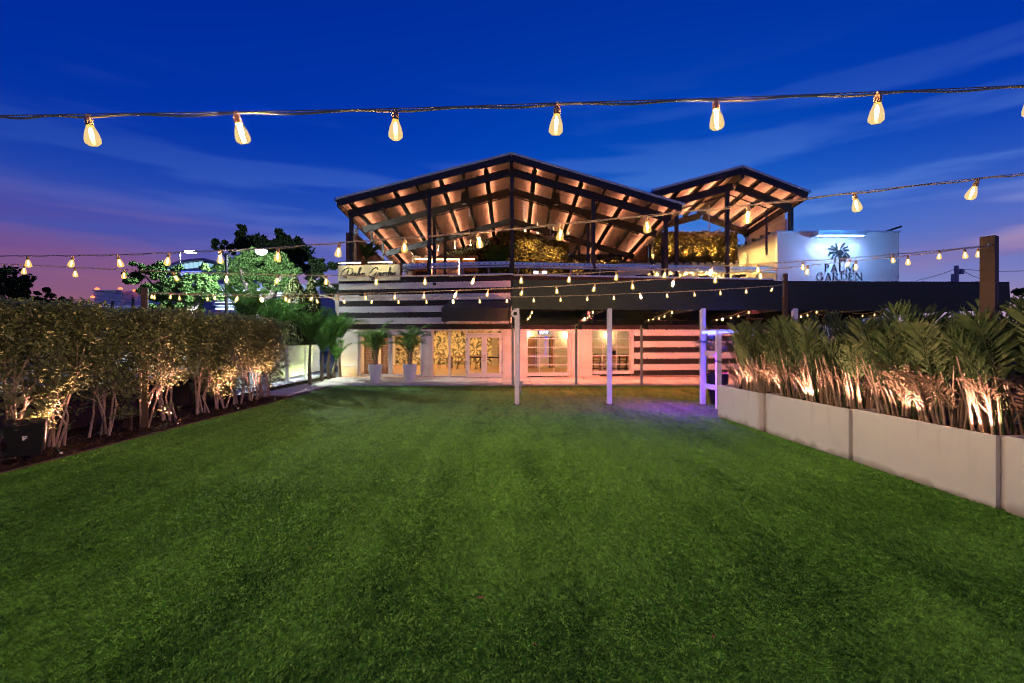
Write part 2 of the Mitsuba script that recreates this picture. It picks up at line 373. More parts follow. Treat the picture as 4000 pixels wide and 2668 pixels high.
struct('gravel_bed')
put('gravel_bed', MB().add([[-9.9, 16.2, 0.02], [-8.72, 16.2, 0.02], [-8.72, 24.7, 0.02], [-9.9, 24.7, 0.02]], [[0, 1, 2], [0, 2, 3]]), 'gravel', raw=True)
mb = MB()
for i in range(700):
    x, y, s = -8.75-0.8*r.random(), 16.4+8.2*r.random(), 0.03+0.05*r.random()
    v = np.array([[1, 0, 0], [-1, .2, 0], [0, 1, 0], [.1, -1, 0], [0, 0, .8]])*s*(0.7+0.6*r.random((5, 3)))+[x, y, 0.02]
    mb.add(v, [[0, 2, 4], [2, 1, 4], [1, 3, 4], [3, 0, 4]])
put('pebbles', mb, 'gravel', 'gravel_bed', kind='stuff')
put('edging', MB().box(-8.76, -8.70, 16.2, 24.6, -0.03, 0.07), 'black_wood', 'gravel_bed')

# fallen leaves on the lawn
for i, (u, v) in enumerate([(1878, 2362), (2786, 2517), (2090, 2550), (1210, 2170), (1380, 2013), (1925, 1925), (2895, 1985)]):
    D = F*CH/(v-HV); x = X(u, D); a = i*1.3
    L = 0.022 if i else 0.036
    c, n = math.cos(a), math.sin(a)
    pts = np.array([[-L, 0, .022], [0, -L*.45, .030], [L, 0, .026], [0, L*.45, .034]])@np.array([[c, n, 0], [-n, c, 0], [0, 0, 1]])+[x, D, 0]
    k = thing('fallen_leaf', ['dry brown leaf on the lawn in the lower middle, largest in view', 'small dry leaf on the lawn at lower right, near the bottom edge', 'tiny dry leaf on the lawn right at the bottom edge',
              'small dry leaf on the left half of the lawn', 'tiny dry leaf on the lawn left of centre, below the hedge end', 'tiny dry leaf on the middle of the lawn', 'small dry leaf on the lawn near the white planters'][i], 'leaf', 'dry leaves on the lawn')
    put(k, MB().add(pts, [[0, 1, 2], [0, 2, 3]]), 'fallen_leaf_skin', raw=True)
mat('fallen_leaf_skin', [0.24, 0.13, 0.06], 0.7, 0.2)

# ------------------------------------------------------------------ the two-storey building: ground floor
B = thing('restaurant_building', 'white and black striped building with glass storefront and roof terrace behind the lawn', 'building')
LM = frame([FA[0], FA[1], 0], math.atan2(FB[1]-FA[1], FB[0]-FA[0]))
RM = frame([RA[0], RA[1], 0], math.atan2(RB[1]-RA[1], RB[0]-RA[0]))
LLEN, RLEN = np.linalg.norm(FB-FA), np.linalg.norm(RB-RA)
def fs(M, u, n=0.0):
    """distance along a facade (frame M) at which column u of the survey meets its plane shifted n inwards"""
    k = (u-CX)/F
    ox, oy = M[0, 3]+M[0, 1]*n, M[1, 3]+M[1, 1]*n
    return (k*oy-ox)/(M[0, 0]-k*M[1, 0])
def fz(M, u, v, n=0.0):
    s = fs(M, u, n)
    return Z(v, M[1, 3]+s*M[1, 0]+n*M[1, 1])
WT = 4.84
OL1 = (fs(LM, 1397), fs(LM, 1648)); OL2 = (fs(LM, 1684), fs(LM, 1962))
OPL = 2.27
wall = sbox(0, 0, LLEN, WT).difference(sbox(OL1[0], -1, OL1[1], OPL)).difference(sbox(OL2[0], -1, OL2[1], OPL+0.03))
put('wall', MB(LM).prism(wall, 0.3, (0, 0, 0)), 'facade_paint', B, label='left facade with black and white painted stripes')
OG1 = (fs(RM, 2060.2), fs(RM, 2233.7)); OG2 = (fs(RM, 2313.5), fs(RM, 2477))
GZ0, GZ1 = 0.02, 2.26
wall = sbox(0.0, 0, RLEN, WT).difference(sbox(OG1[0], GZ0, OG1[1], GZ1)).difference(sbox(OG2[0], GZ0+0.06, OG2[1], GZ1))
put('wall', MB(RM).prism(wall, 0.3, (0, 0, 0)), 'facade_paint_low', B, label='right facade under the canopy, striped at its right end')
put('coping', MB(LM).box(-0.05, LLEN, -0.06, 0.36, WT, WT+0.07), 'roof_metal', B)
put('coping', MB(RM).box(0.0, RLEN, -0.06, 0.36, WT, WT+0.07), 'roof_metal', B)
put('side_wall', MB().box(-8.57, -8.3, 25.15, 39.5, 0, WT).box(13.0, 13.3, 25.85, 39.5, 0, WT), 'white_stucco', B)
put('back_wall', MB().box(-8.57, 21, 39.5, 39.8, 0, WT), 'white_stucco', B)
put('roof_deck', MB().box(-8.28, 13.0, 25.5, 39.5, 4.05, 4.25), 'mortar', B)
put('ceiling', MB().box(-8.28, 13.0, 25.2, 39.4, 2.75, 2.85), 'room_paint', B)
put('floor', MB().box(-8.28, 12.9, 24.0, 39.4, -0.03, 0.016), 'floor_wood', B)
put('wallpapered_wall', MB().box(-8.28, -0.3, 35.6, 35.8, 0.017, 2.75), 'wallpaper', B, label='rear dining room wall papered with dark palm leaves on cream')
put('partition', MB().box(-0.34, -0.12, 24.2, 35.6, 0.017, 2.75), 'room_paint', B)
put('partition', MB().box(3.68, 3.86, 24.6, 31.4, 0.017, 2.75), 'room_paint', B)
put('partition', MB().box(8.6, 8.8, 25.2, 31.4, 0.017, 2.75), 'room_paint', B)
put('brick_wall', MB().box(0.0, 3.68, 31.4, 31.6, 0.017, 2.75).box(3.86, 8.6, 30.2, 30.4, 0.017, 2.75), 'brick_white', B)
put('column', MB().box(-1.3, -0.95, 33.2, 33.5, 0.017, 2.75), 'room_paint', B)
# black downstand band above the garage doors keeps clear of the canopy
put('skirting_pipe', MB(LM).tube([(fs(LM, 1345)-0.0, -0.05, 0.52), (fs(LM, 1384), -0.05, 0.52), (fs(LM, 1388), -0.05, 0.60)], 0.028), 'white_metal', B)
put('fixture_bar', MB(LM).beam([fs(LM, 1418), -0.35, 4.05], [fs(LM, 1418), -0.02, 4.05], 0.10, 0.22).box(fs(LM, 1420), fs(LM, 1990), -0.20, -0.15, 4.10, 4.14), 'dark_steel', B)
put('camera_box', MB(LM).box(fs(LM, 1693), fs(LM, 1704), -0.12, -0.0, 4.42, 4.52), 'black_plastic', B)

def rail_frame(mb, s0, s1, z0, z1, n0, n1, w):
    mb.box(s0, s0+w, n0, n1, z0, z1).box(s1-w, s1, n0, n1, z0, z1).box(s0+w, s1-w, n0, n1, z1-w, z1).box(s0+w, s1-w, n0, n1, z0, z0+w)
    return mb
def pane(parent, M, s0, s1, z0, z1, n):
    return put('pane', MB(M).quad((s0, n, z0), (s1, n, z0), (s1, n, z1), (s0, n, z1)), 'pane_glass', parent)
# left opening: sliding glass doors with shutters behind
a, b = OL1; m = fs(LM, 1522)
sd = put('sliding_door', rail_frame(MB(LM), a+0.01, b-0.01, 0.018, OPL-0.01, 0.06, 0.18, 0.09).box(m-0.09, m+0.02, 0.05, 0.19, 0.11, OPL-0.1).box(m+0.04, m+0.11, 0.05, 0.17, 0.11, OPL-0.1).box(a+0.1, b-0.1, 0.07, 0.17, OPL-0.26, OPL-0.1), 'white_metal', B)
pane(sd, LM, a+0.10, m-0.09, 0.11, OPL-0.26, 0.12); pane(sd, LM, m+0.11, b-0.10, 0.11, OPL-0.26, 0.12)
put('handle', MB(LM).tube([(m-0.02, 0.03, 0.95), (m-0.02, -0.03, 0.97), (m-0.02, -0.03, 1.18), (m-0.02, 0.03, 1.2)], 0.014), 'black_plastic', sd)
sh = put('shutter', rail_frame(MB(LM), a+0.14, a+0.86, 0.05, OPL-0.2, 0.42, 0.47, 0.06), 'shutter_wood', B)
sh2 = put('shutter', rail_frame(MB(LM), a+0.98, a+1.55, 0.05, OPL-0.2, 0.55, 0.60, 0.06), 'shutter_wood', B)
for sk, s0, s1, nn in ((sh, a+0.2, a+0.8, 0.445), (sh2, a+1.04, a+1.49, 0.575)):
    for i in range(16):
        z = 0.16+i*0.116
        put('slat', MB(LM).add([[s, nn+dn, z+dz+e] for s in (s0, s1) for dn, dz in ((-0.045, -0.04), (0.045, 0.04)) for e in (-0.006, 0.006)],
            [[0, 1, 3], [0, 3, 2], [4, 6, 7], [4, 7, 5], [0, 4, 5], [0, 5, 1], [2, 3, 7], [2, 7, 6], [1, 5, 7], [1, 7, 3], [0, 2, 6], [0, 6, 4]]), 'shutter_wood', sk)
# second opening: fixed panes and a pair of glass doors
a, b = OL2; TOPZ = OPL+0.02
q = [fs(LM, 1250+t/2.614) for t in (1310, 1325, 1483, 1497, 1675, 1858)]
sf = put('storefront', rail_frame(MB(LM), a+0.015, b-0.015, 0.018, TOPZ, 0.05, 0.17, 0.055).box(q[0], q[1], 0.055, 0.165, 0.07, TOPZ-0.05).box(q[2], q[3], 0.055, 0.165, 0.07, TOPZ-0.05).box(q[3], q[5], 0.055, 0.165, 2.06, 2.12), 'white_metal', B)
pane(sf, LM, a+0.07, q[0], 0.07, TOPZ-0.05, 0.11); pane(sf, LM, q[1], q[2], 0.07, TOPZ-0.05, 0.11); pane(sf, LM, q[3], q[5], 2.12, TOPZ-0.05, 0.11)
for s0, s1, hs in ((q[3]+0.01, q[4]-0.004, 1), (q[4]+0.004, q[5]-0.01, -1)):
    W = 0.125
    dk = put('door', MB(LM).box(s0, s0+W, 0.04, 0.10, 0.03, 2.05).box(s1-W, s1, 0.04, 0.10, 0.03, 2.05).box(s0+W, s1-W, 0.04, 0.10, 1.90, 2.05).box(s0+W, s1-W, 0.04, 0.10, 0.03, 0.22), 'white_metal', B)
    pane(dk, LM, s0+W, s1-W, 0.22, 1.90, 0.07)
    put('push_bar', MB(LM).box(s0+W*.9, s1-W*.9, 0.105, 0.15, 0.93, 0.99), 'black_plastic', dk)
    hx = (s1-0.05) if hs > 0 else (s0+0.05)
    put('handle', MB(LM).tube([(hx, 0.04, 0.80), (hx, -0.05, 0.80), (hx, -0.05, 1.08), (hx, 0.04, 1.08)], 0.016), 'grey_metal', dk)
    ex = s0-0.005 if hs > 0 else s1+0.005
    for z in (0.25, 0.75, 1.25, 1.8):
        put('hinge', MB(LM).box(ex-0.012, ex+0.012, 0.02, 0.04, z-0.06, z+0.06), 'dark_steel', dk)
# garage doors with glazed bays
def garage(s0, s1, z0, rows_v, cols, top):
    g = put('garage_door', MB(RM).box(s0+0.01, s1-0.17, 0.10, 0.15, z0, z0+0.16), 'white_metal', B)
    e = s1-0.17
    zs = rows_v
    for i, z in enumerate(zs):
        put('rail', MB(RM).box(s0+0.01, e, 0.095, 0.155, z-0.022, z+0.022), 'white_metal', g)
    cs = [s0+0.012]+[s0+(e-s0)*c for c in cols]+[e-0.012]
    lim = [z0+0.16]+[z for z in zs]+[top]
    for c in cs:
        put('stile', MB(RM).box(c-0.012, c+0.012, 0.10, 0.15, z0+0.16, top), 'white_metal', g)
    for i in range(len(lim)-1):
        for j in range(len(cs)-1):
            put('pane', MB(RM).quad((cs[j], 0.125, lim[i]), (cs[j+1], 0.125, lim[i]), (cs[j+1], 0.125, lim[i+1]), (cs[j], 0.125, lim[i+1])), 'pane_glass', g)
    put('jamb', MB(RM).box(s1-0.16, s1-0.005, 0.02, 0.28, z0, top+0.02).box(s0, s1-0.17, 0.02, 0.28, top, top+0.045), 'white_stucco', g)
    put('threshold', MB(RM).box(s0, s1-0.17, 0.02, 0.28, z0-0.045, z0-0.005), 'black_plastic', g)
zz = lambda y: Z(1280+y/6.53, 23.95)
garage(OG1[0], OG1[1], 0.06, [zz(1043), zz(820), zz(593), zz(367)], [0.31, 0.66], 2.22)
zz = lambda y: Z(1280+y/6.53, 24.3)
garage(OG2[0], OG2[1], 0.12, [zz(1030), zz(808), zz(590), zz(372)], [0.29, 0.645], 2.22)

# inside: ceiling lights, wall sconces, neon word, inner door
for i, (x, y, w, d, e) in enumerate([(-6.6, 29.5, 1.2, 0.5, 13), (-4.2, 33.4, 3.2, 0.4, 17), (-3.0, 28.5, 1.6, 0.5, 11), (1.9, 28.0, 1.2, 0.6, 6.5), (6.2, 27.6, 1.6, 0.5, 5.0)]):
    k = thing('ceiling_lamp', ['lit ceiling panel in the left room behind the shutters', 'long lit ceiling panel washing the palm leaf wallpaper', 'lit ceiling panel above the room behind the glass doors',
              'lit ceiling panel in the room behind the left garage door', 'lit ceiling panel above the bar behind the right garage door'][i], 'ceiling light')
    put('diffuser', MB().box(x-w, x+w, y-d, y+d, 2.70, 2.73), 'lamp_body', k, emit=np.array([1.0, 0.68, 0.31])*e*0.20, weight=1)
    put('tray', MB().box(x-w-.03, x+w+.03, y-d-.03, y+d+.03, 2.735, 2.749), 'white_metal', k)
for i, (u, v, D) in enumerate([(2211, 1324, 31.3), (2059, 1322, 31.3), (2372, 1324, 30.1)]):
    p = P(u, v, D)
    k = thing('wall_sconce', ['glowing globe sconce on the white brick wall right of the inner door', 'glowing globe sconce on the white brick wall left of the inner door', 'glowing globe sconce on the brick wall above the bar'][i], 'wall lamp', 'globe sconces on white brick')
    put('globe', MB().lathe([(0.001, -.15), (.10, -.13), (.15, -.05), (.16, .03), (.12, .12), (0.001, .15)], 14, p+[0, -0.16, 0]), 'lamp_body', k, smooth=True, emit=np.array([1.0, 0.80, 0.36])*9, weight=.4)
    put('bracket', MB().tube([p+[0, 0.09, .18], p+[0, -.14, .2], p+[0, -.15, .15]], 0.02), 'dark_steel', k)
p = P(2105.5, 1316, 31.35)
k = thing('neon_word', 'blue white neon sign reading ROOFTOP above the inner door', 'neon sign')
tm = meshkit.text_mesh('ROOFTOP', 0.105, 0.03, True); v = np.array(tm.vertices); sc_ = 0.56/np.ptp(v[:, 0])
put('letters', MB().add(np.stack([p[0]+v[:, 0]*sc_, 31.33-v[:, 2], p[2]+v[:, 1]], -1), tm.faces), 'lamp_body', k, emit=[1.2, 2.4, 9.0], weight=0.6)
put('backing', MB().box(p[0]-.05, p[0]+.61, 31.335, 31.39, p[2]-.04, p[2]+.15), 'black_plastic', k)
dx0, dx1, dz = X(2030+415/6.53, 31.3), X(2030+765/6.53, 31.3), Z(1280+335/6.53, 31.3)
idr = put('inner_door', MB().box(dx0+.04, dx1-.04, 31.28, 31.33, 0.04, dz-.04), 'room_paint', B, label='cream flush door in the rear brick wall')
put('frame', MB().box(dx0, dx0+.035, 31.26, 31.39, 0.017, dz).box(dx1-.035, dx1, 31.26, 31.39, 0.017, dz).box(dx0+.036, dx1-.036, 31.26, 31.39, dz-.035, dz), 'dark_steel', idr)
put('handle', MB().tube([(dx0+.12, 31.27, 1.0), (dx0+.12, 31.2, 1.0), (dx0+.25, 31.2, 1.0)], .02), 'dark_steel', idr)
put('pilaster', MB().box(dx1+.05, dx1+.32, 31.2, 31.39, .017, 2.0).box(dx0-.5, dx0-.05, 31.2, 31.39, .017, 2.0), 'warm_wood', B)

# dining table and chairs seen through the glass doors
k = thing('dining_table', 'long wooden dining table behind the left glass doors', 'table')
put('tabletop', MB().box(-3.95, -1.85, 31.2, 32.0, 0.73, 0.77), 'floor_wood', k)
for x in (-3.8, -2.0):
    for y in (31.28, 31.9): put('leg', MB().box(x-.03, x+.03, y-.03, y+.03, .017, .73), 'black_wood', k)
def chair(x, y, rz, label, group, hgt=0.46, back=0.86, seatm='warm_wood'):
    M = frame([x, y, 0.016], rz)
    k = thing('dining_chair', label, 'chair', group)
    put('seat', MB(M).box(-.22, .22, -.22, .22, hgt-.02, hgt+.02), seatm, k)
    for sx in (-1, 1):
        put('leg', MB(M).tube([(sx*.24, -.24, 0), (sx*.20, -.20, hgt-.02)], .016), 'black_plastic', k)
        put('leg', MB(M).tube([(sx*.24, .26, 0), (sx*.20, .20, hgt), (sx*.22, .26, back-.1)], .016), 'black_plastic', k)
    put('back_rail', MB(M).tube([(-.30, -.02, back-.17), (-.26, .22, back-.06), (0, .30, back), (.26, .22, back-.06), (.30, -.02, back-.17)], .022), seatm, k)
for i, (u, rz) in enumerate([(1727, 1.9), (1770, 3.1), (1803, 3.4), (1848, 3.0), (1872, 3.2)]):
    chair(X(u, 30.8), 30.8 if i else 31.4, rz, ['armchair at the left end of the dining table, seen through the fixed pane', 'second chair from the left at the dining table', 'third chair from the left at the dining table',
          'fourth chair from the left at the dining table, behind the left door', 'chair at the right end of the dining table'][i], 'chairs at the dining table')
# bar with stools
k = thing('bar_counter', 'pale lit bar counter behind the right garage door', 'counter')
put('front', MB().box(3.95, 8.3, 27.2, 27.9, .017, .93), 'room_paint', k)
put('top', MB().box(3.9, 8.35, 27.0, 28.0, .935, .985), 'black_wood', k)
put('led_strip', MB().box(4.0, 8.3, 27.05, 27.07, .915, .93), 'lamp_body', k, emit=np.array([1, .62, .2])*2.5, weight=.3)
for i, u in enumerate((2329, 2368, 2402, 2432, 2458)):
    x = X(u, 26.5); M = frame([x, 26.5, 0.016], 3.14)
    k = thing('bar_stool', f'{["leftmost","second","third","fourth","rightmost"][i]} of the five black framed bar stools at the lit counter', 'bar stool', 'bar stools at the lit counter')
    put('seat', MB(M).box(-.2, .2, -.2, .2, .66, .70), 'warm_wood', k)
    for sx in (-1, 1):
        put('leg', MB(M).box(sx*.19-.015, sx*.19+.015, -.2, -.17, 0, .66), 'black_plastic', k)
        put('leg', MB(M).box(sx*.19-.015, sx*.19+.015, .17, .2, 0, .98), 'black_plastic', k)
    put('backrest', MB(M).box(-.175, .175, .165, .175, .80, .98), 'warm_wood', k)
    put('foot_rail', MB(M).box(-.175, .175, -.195, -.175, .25, .275).box(-.175, .175, .175, .195, .25, .275), 'black_plastic', k)
k = thing('flower_vase', 'dark pot of white blossoms standing on the bar counter', 'vase')
vp = np.array([X(2400, 27.3), 27.3, .986])
put('pot', MB().lathe([(0.001, 0), (.09, 0), (.13, .1), (.11, .22), (.10, .22), (0.001, .2)], 14, vp), 'black_plastic', k, smooth=True)
mb = MB(); r = np.random.default_rng(12)
for i in range(60):
    c = vp+[r.normal(0, .18), r.normal(0, .12), .42+r.normal(0, .09)]; s = .05+.03*r.random()
    a, b_ = r.normal(size=3), r.normal(size=3); a /= np.linalg.norm(a); b_ = np.cross(a, b_); b_ /= np.linalg.norm(b_)
    mb.quad(c-a*s, c-b_*s*.6, c+a*s, c+b_*s*.6)
put('blossoms', mb, 'room_paint', k, kind='stuff')
put('stems', MB().tube([vp+[0, 0, .2], vp+[.03, 0, .4]], .02).tube([vp+[0, 0, .2], vp+[-.12, 0, .38]], .015).tube([vp+[0, 0, .2], vp+[.15, 0, .36]], .015), 'cane', k)
#@@END_BUILDING
# ------------------------------------------------------------------ canopy over the right half of the lawn
CY, CZ0, CZ1, CX1 = 13.9, 2.645, 3.46, 13.8
C = thing('canopy', 'long dark fabric canopy on white posts in front of the building', 'canopy')
nx = 44
def fascia_sheet():
    xs = np.linspace(0.02, CX1, nx*3); zs = np.linspace(CZ0, CZ1, 9)
    g = np.array([[x, CY+0.035*(meshkit.fbm(np.array([[x*1.1, z*0.8, 3.]]), 3, 2)[0]-.5)-0.02*math.sin((z-CZ0)/(CZ1-CZ0)*math.pi), z-0.004*(x > 0)*x] for x in xs for z in zs])
    n = len(zs); f = []
    for i in range(len(xs)-1):
        for j in range(n-1):
            a = i*n+j; f += [[a, a+n, a+n+1], [a, a+n+1, a+1]]
    return g, np.array(f)
put('valance', fascia_sheet(), 'canvas', C, smooth=True)
put('valance', MB().quad((0.02, CY, CZ0), (0.02, 20.2, CZ0+.1), (0.02, 20.2, CZ1+.35), (0.02, CY, CZ1)), 'canvas', C, label='left end cloth of the canopy')
put('valance', MB().quad((CX1, CY, CZ0), (CX1, 20.2, CZ0+.1), (CX1, 20.2, CZ1+.35), (CX1, CY, CZ1-.05)), 'canvas', C, label='right end cloth of the canopy')
put('roof_sheet', MB().quad((0.02, CY, CZ1-.01), (CX1, CY, CZ1-.06), (CX1, 20.2, CZ1+.34), (0.02, 20.2, CZ1+.34)), 'canvas', C)
put('front_rail', MB().tube([(0.0, CY+.06, CZ0+.03), (CX1, CY+.06, CZ0+.03)], .03).tube([(0.0, CY+.06, CZ1-.04), (CX1, CY+.06, CZ1-.09)], .03), 'dark_steel', C)
put('rear_beam', MB().box(0.0, CX1, 19.84, 19.96, 2.38, 2.60), 'dark_steel', C)
put('rear_board', MB().box(0.0, CX1, 20.02, 20.06, 2.42, CZ1+.33), 'canvas', C)
put('rear_purlin', MB().box(0.0, CX1, 18.2, 18.28, 2.86, 2.98), 'dark_steel', C)
put('middle_purlin', MB().box(0.0, CX1, 16.6, 16.68, 3.0, 3.12), 'dark_steel', C)
put('corner_pipe', MB().tube([(0.0, 13.84, CZ1), (-.03, 13.86, CZ0+.1), (-.10, 13.9, CZ0-.08), (-.09, 13.95, CZ0-.3)], .035), 'dark_steel', C)
POSTX = [X(u, 13.92) for u in (2019.5, 2380.5, 2745, 3104)]+[10.42, 12.99]
for i, x in enumerate(POSTX):
    put('post', MB().box(x-.061, x+.061, 13.86, 13.98, 0.0, CZ0+.02), 'white_metal', C)
    put('base_plate', MB().box(x-.10, x+.10, 13.82, 14.02, 0.0, 0.014), 'dark_steel', C)
    y0 = 14.02
    xr = X((2003, 2250.5, 2506, 2758, 3010, 3262)[i], 19.9) if i < 6 else x
    put('post', MB().box(xr-.045, xr+.045, 19.855, 19.945, 0.0, 2.375), 'grey_metal', C)
    put('cross_beam', MB().beam((x, y0, CZ0+.11), (xr+.12, 19.8, CZ0+.02), .10, .18), 'dark_steel', C)
    put('bracket', MB().box(xr+.06, xr+.2, 19.70, 19.80, 2.2, 2.75).box(xr-.02, xr+.055, 19.70, 19.80, 2.26, 2.36), 'dark_steel', C)
for x in np.arange(0.6, CX1, 0.78):
    put('rafter', MB().beam((x, 14.0, CZ1-.06), (x, 20.1, CZ1+.27), .05, .07), 'dark_steel', C)
put('lamp_ring', MB().lathe([(.055, -.03), (.115, -.03), (.115, .03), (.055, .03), (.055, -.03)], 20).mesh().apply_transform(trimesh.transformations.translation_matrix([POSTX[0]-.05, 13.80, 2.52])@rot([1, 0, 0], 90)), 'white_metal', C)
put('lamp_eye', MB().lathe([(0.001, -.02), (.054, -.02), (.054, .02), (0.001, .02)], 16).mesh().apply_transform(trimesh.transformations.translation_matrix([POSTX[0]-.05, 13.80, 2.52])@rot([1, 0, 0], 90)), 'black_plastic', C)
k = thing('outlet_box', 'small grey outlet box with dangling cord on the first white post', 'outlet box')
put('box', MB().box(POSTX[0]+.063, POSTX[0]+.16, 13.88, 13.96, 0.50, 0.66), 'grey_metal', k)
put('cord', MB().tube([(POSTX[0]+.1, 13.92, .5), (POSTX[0]+.09, 13.92, .42), (POSTX[0]+.12, 13.92, .34), (POSTX[0]+.13, 13.92, .26)], .013).tube([(POSTX[0]+.075, 13.9, .66), (POSTX[0]+.075, 13.9, 2.5)], .012), 'grey_metal', k)
# warm lamps under the canopy (the small lit spots on the rear purlin)
lampspots = [(0.9, 0), (3.6, 1), (6.4, 2), (9.4, 3), (2.0, 4), (5.9, 5)]
for x, i in lampspots:
    k = thing('canopy_spotlight', f'{["first","second","third","fourth","fifth, lower","sixth, lower"][i]} small spotlight under the canopy, counted from the left', 'spotlight', 'spotlights under the canopy')
    y, z = (20.35, 2.52) if i < 4 else (17.6, 2.9)
    put('can', MB().tube([(x, y-.06, z+.02), (x, y+.08, z-.05)], [.05, .055], 10), 'black_plastic', k)
    put('lens', MB().tube([(x, y+.085, z-.052), (x, y+.09, z-.054)], .045, 10), 'lamp_body', k, emit=[9, 4.5, 2.0], weight=0.1)
    put('yoke', MB().tube([(x, y, z+.03), (x, y, 3.3)], .012), 'dark_steel', k)
    spot(f'canopy_spot_{i}', (x, y+.12, z-.07), (x+.3, 24.0, .9) if i < 4 else (x-.2, 15.4, 0), np.array([1.0, .27, .13])*9 if i < 4 else np.array([1.0, .11, .11])*10, 80, 45, 1.2)
# fans under the canopy
def fan(c, rad, nb, label, z_rod, m, blade_w, tilt=8, rod_off=0.0, phase=0.2):
    k = thing('ceiling_fan', label, 'ceiling fan')
    c = np.asarray(c, float)
    put('rod', MB().tube([c+[0, 0, .08], c+[0, 0, z_rod]], .03), 'grey_metal', k)
    put('motor', MB().lathe([(0.001, -.10), (rad*.09, -.10), (rad*.13, -.03), (rad*.12, .06), (rad*.05, .12), (0.001, .12)], 18, c), m, k, smooth=30)
    for i in range(nb):
        a = phase+i*2*math.pi/nb
        d, n_ = np.array([math.cos(a), math.sin(a), 0]), np.array([-math.sin(a), math.cos(a), 0])
        up = np.array([0, 0, 1])*math.cos(math.radians(tilt))+n_*math.sin(math.radians(tilt))
        put('blade', MB().beam(c+d*rad*.12, c+d*rad+[0, 0, .02], blade_w, .018, up=up, w1=blade_w*.55), m, k)
for i, (u, v) in enumerate([(2316, 1266), (2621, 1266), (2926, 1262), (3223, 1262)]):
    fan(P(u, v, 16.9), 0.66, 3, f'{["first","second","third","fourth"][i]} three bladed dark fan from the left hanging under the canopy', 0.9, 'black_wood', .17, phase=0.1+i*.35)

# small awning above the glass doors
A = thing('door_awning', 'dark brown fabric awning above the glass doors', 'awning')
ax0, ax1, ay = X(1724, 21.9), -0.06, 21.9
zt, zb = Z(1217, 21.9), Z(1268, 21.9)
wy = lambda x: facade_y(x)-.03
bx0 = X(1757, wy(-3))
put('valance', MB().quad((ax0, ay, zb), (ax1, ay, zb), (ax1, ay, zt), (ax0, ay, zt)), 'canvas', A)
put('valance', MB().quad((ax0, ay, zb), (ax0, wy(ax0)-.02, zb), (bx0, wy(bx0), zt+.02), (ax0, ay, zt)), 'canvas', A, label='left end cloth of the awning')
put('cover', MB().quad((ax0, ay, zt), (ax1, ay, zt), (ax1, wy(ax1), Z(1189, wy(ax1))), (bx0, wy(bx0), Z(1189, wy(bx0)))), 'canvas', A)
put('arm', MB().tube([(ax0+.05, ay+.03, zb+.02), (ax0+.1, wy(ax0)-.02, zb-.22)], .025).tube([(ax1-.05, ay+.03, zb+.02), (ax1-.05, wy(ax1)-.02, zb-.22)], .025).tube([(ax0, ay+.02, zb+.01), (ax1, ay+.02, zb+.01)], .02), 'dark_steel', A)

# ------------------------------------------------------------------ script sign
def spline(pts, n=10):
    p = np.asarray(pts, float); p = np.vstack([2*p[0]-p[1], p, 2*p[-1]-p[-2]]); out = []
    for i in range(1, len(p)-2):
        t = np.linspace(0, 1, n, endpoint=False)[:, None]
        a, b, c, d = p[i-1:i+3]
        out.append(.5*(2*b+(c-a)*t+(2*a-5*b+4*c-d)*t*t+(3*b-a-3*c+d)*t**3))
    return np.vstack(out+[p[-2:-1]])
S = thing('script_sign', 'cream sign with flowing black Palm Garden lettering at the left top of the striped facade', 'sign')
s0, s1 = 0.0, fs(LM, 1564)
z0s, z1s = Z(1110.5, 24.5), Z(1049, 24.5)
put('panel', MB(LM).box(-0.01, s1, -0.10, -0.0, z0s, z1s), 'sign_cream', S)
put('side_board', MB(LM).box(s1+.003, s1+.06, -0.12, 0.1, WT+.075, z1s+.08).box(-.01, s1+.06, -.02, .12, WT+.075, z1s+.03), 'siding_wood', S)
mat('sign_cream', speck([0.66, 0.64, 0.52], 0.05, 2, 10), 0.6, 0.3)
strokes = [([(305, 1462), (322, 1400), (345, 1310), (362, 1262)], 13), ([(290, 1428), (225, 1412), (202, 1360), (230, 1290), (310, 1238), (400, 1224), (456, 1258), (446, 1330), (395, 1378), (320, 1398), (268, 1386)], 10),
 ([(522, 1342), (480, 1334), (440, 1370), (432, 1405), (462, 1406), (505, 1362), (530, 1335)], 9), ([(526, 1342), (512, 1395), (532, 1412), (585, 1335), (640, 1245), (642, 1214), (612, 1232), (578, 1325), (560, 1400), (582, 1412)], 8),
 ([(588, 1412), (612, 1340), (606, 1412), (640, 1360), (668, 1340), (672, 1360), (655, 1412), (690, 1358), (716, 1340), (724, 1356), (706, 1402), (728, 1415), (752, 1388)], 9),
 ([(1018, 1262), (1024, 1226), (985, 1214), (920, 1250), (855, 1325), (822, 1388), (845, 1426), (900, 1414), (955, 1365), (992, 1322)], 11), ([(992, 1322), (972, 1380), (940, 1440), (905, 1485), (885, 1482), (900, 1448), (960, 1418), (1012, 1396)], 8),
 ([(1098, 1334), (1060, 1326), (1018, 1368), (1014, 1402), (1045, 1400), (1098, 1340), (1082, 1388), (1104, 1400), (1145, 1330), (1168, 1330), (1148, 1396), (1172, 1352), (1200, 1324), (1216, 1330)], 9),
 ([(1284, 1330), (1248, 1326), (1216, 1362), (1214, 1396), (1244, 1396), (1285, 1335), (1312, 1240), (1306, 1204), (1288, 1232), (1274, 1330), (1268, 1386), (1288, 1396), (1318, 1362), (1340, 1332), (1326, 1316), (1306, 1346), (1304, 1382), (1326, 1394), (1352, 1360), (1368, 1324), (1358, 1394), (1386, 1342), (1406, 1322), (1416, 1338), (1404, 1388), (1426, 1374)], 8)]
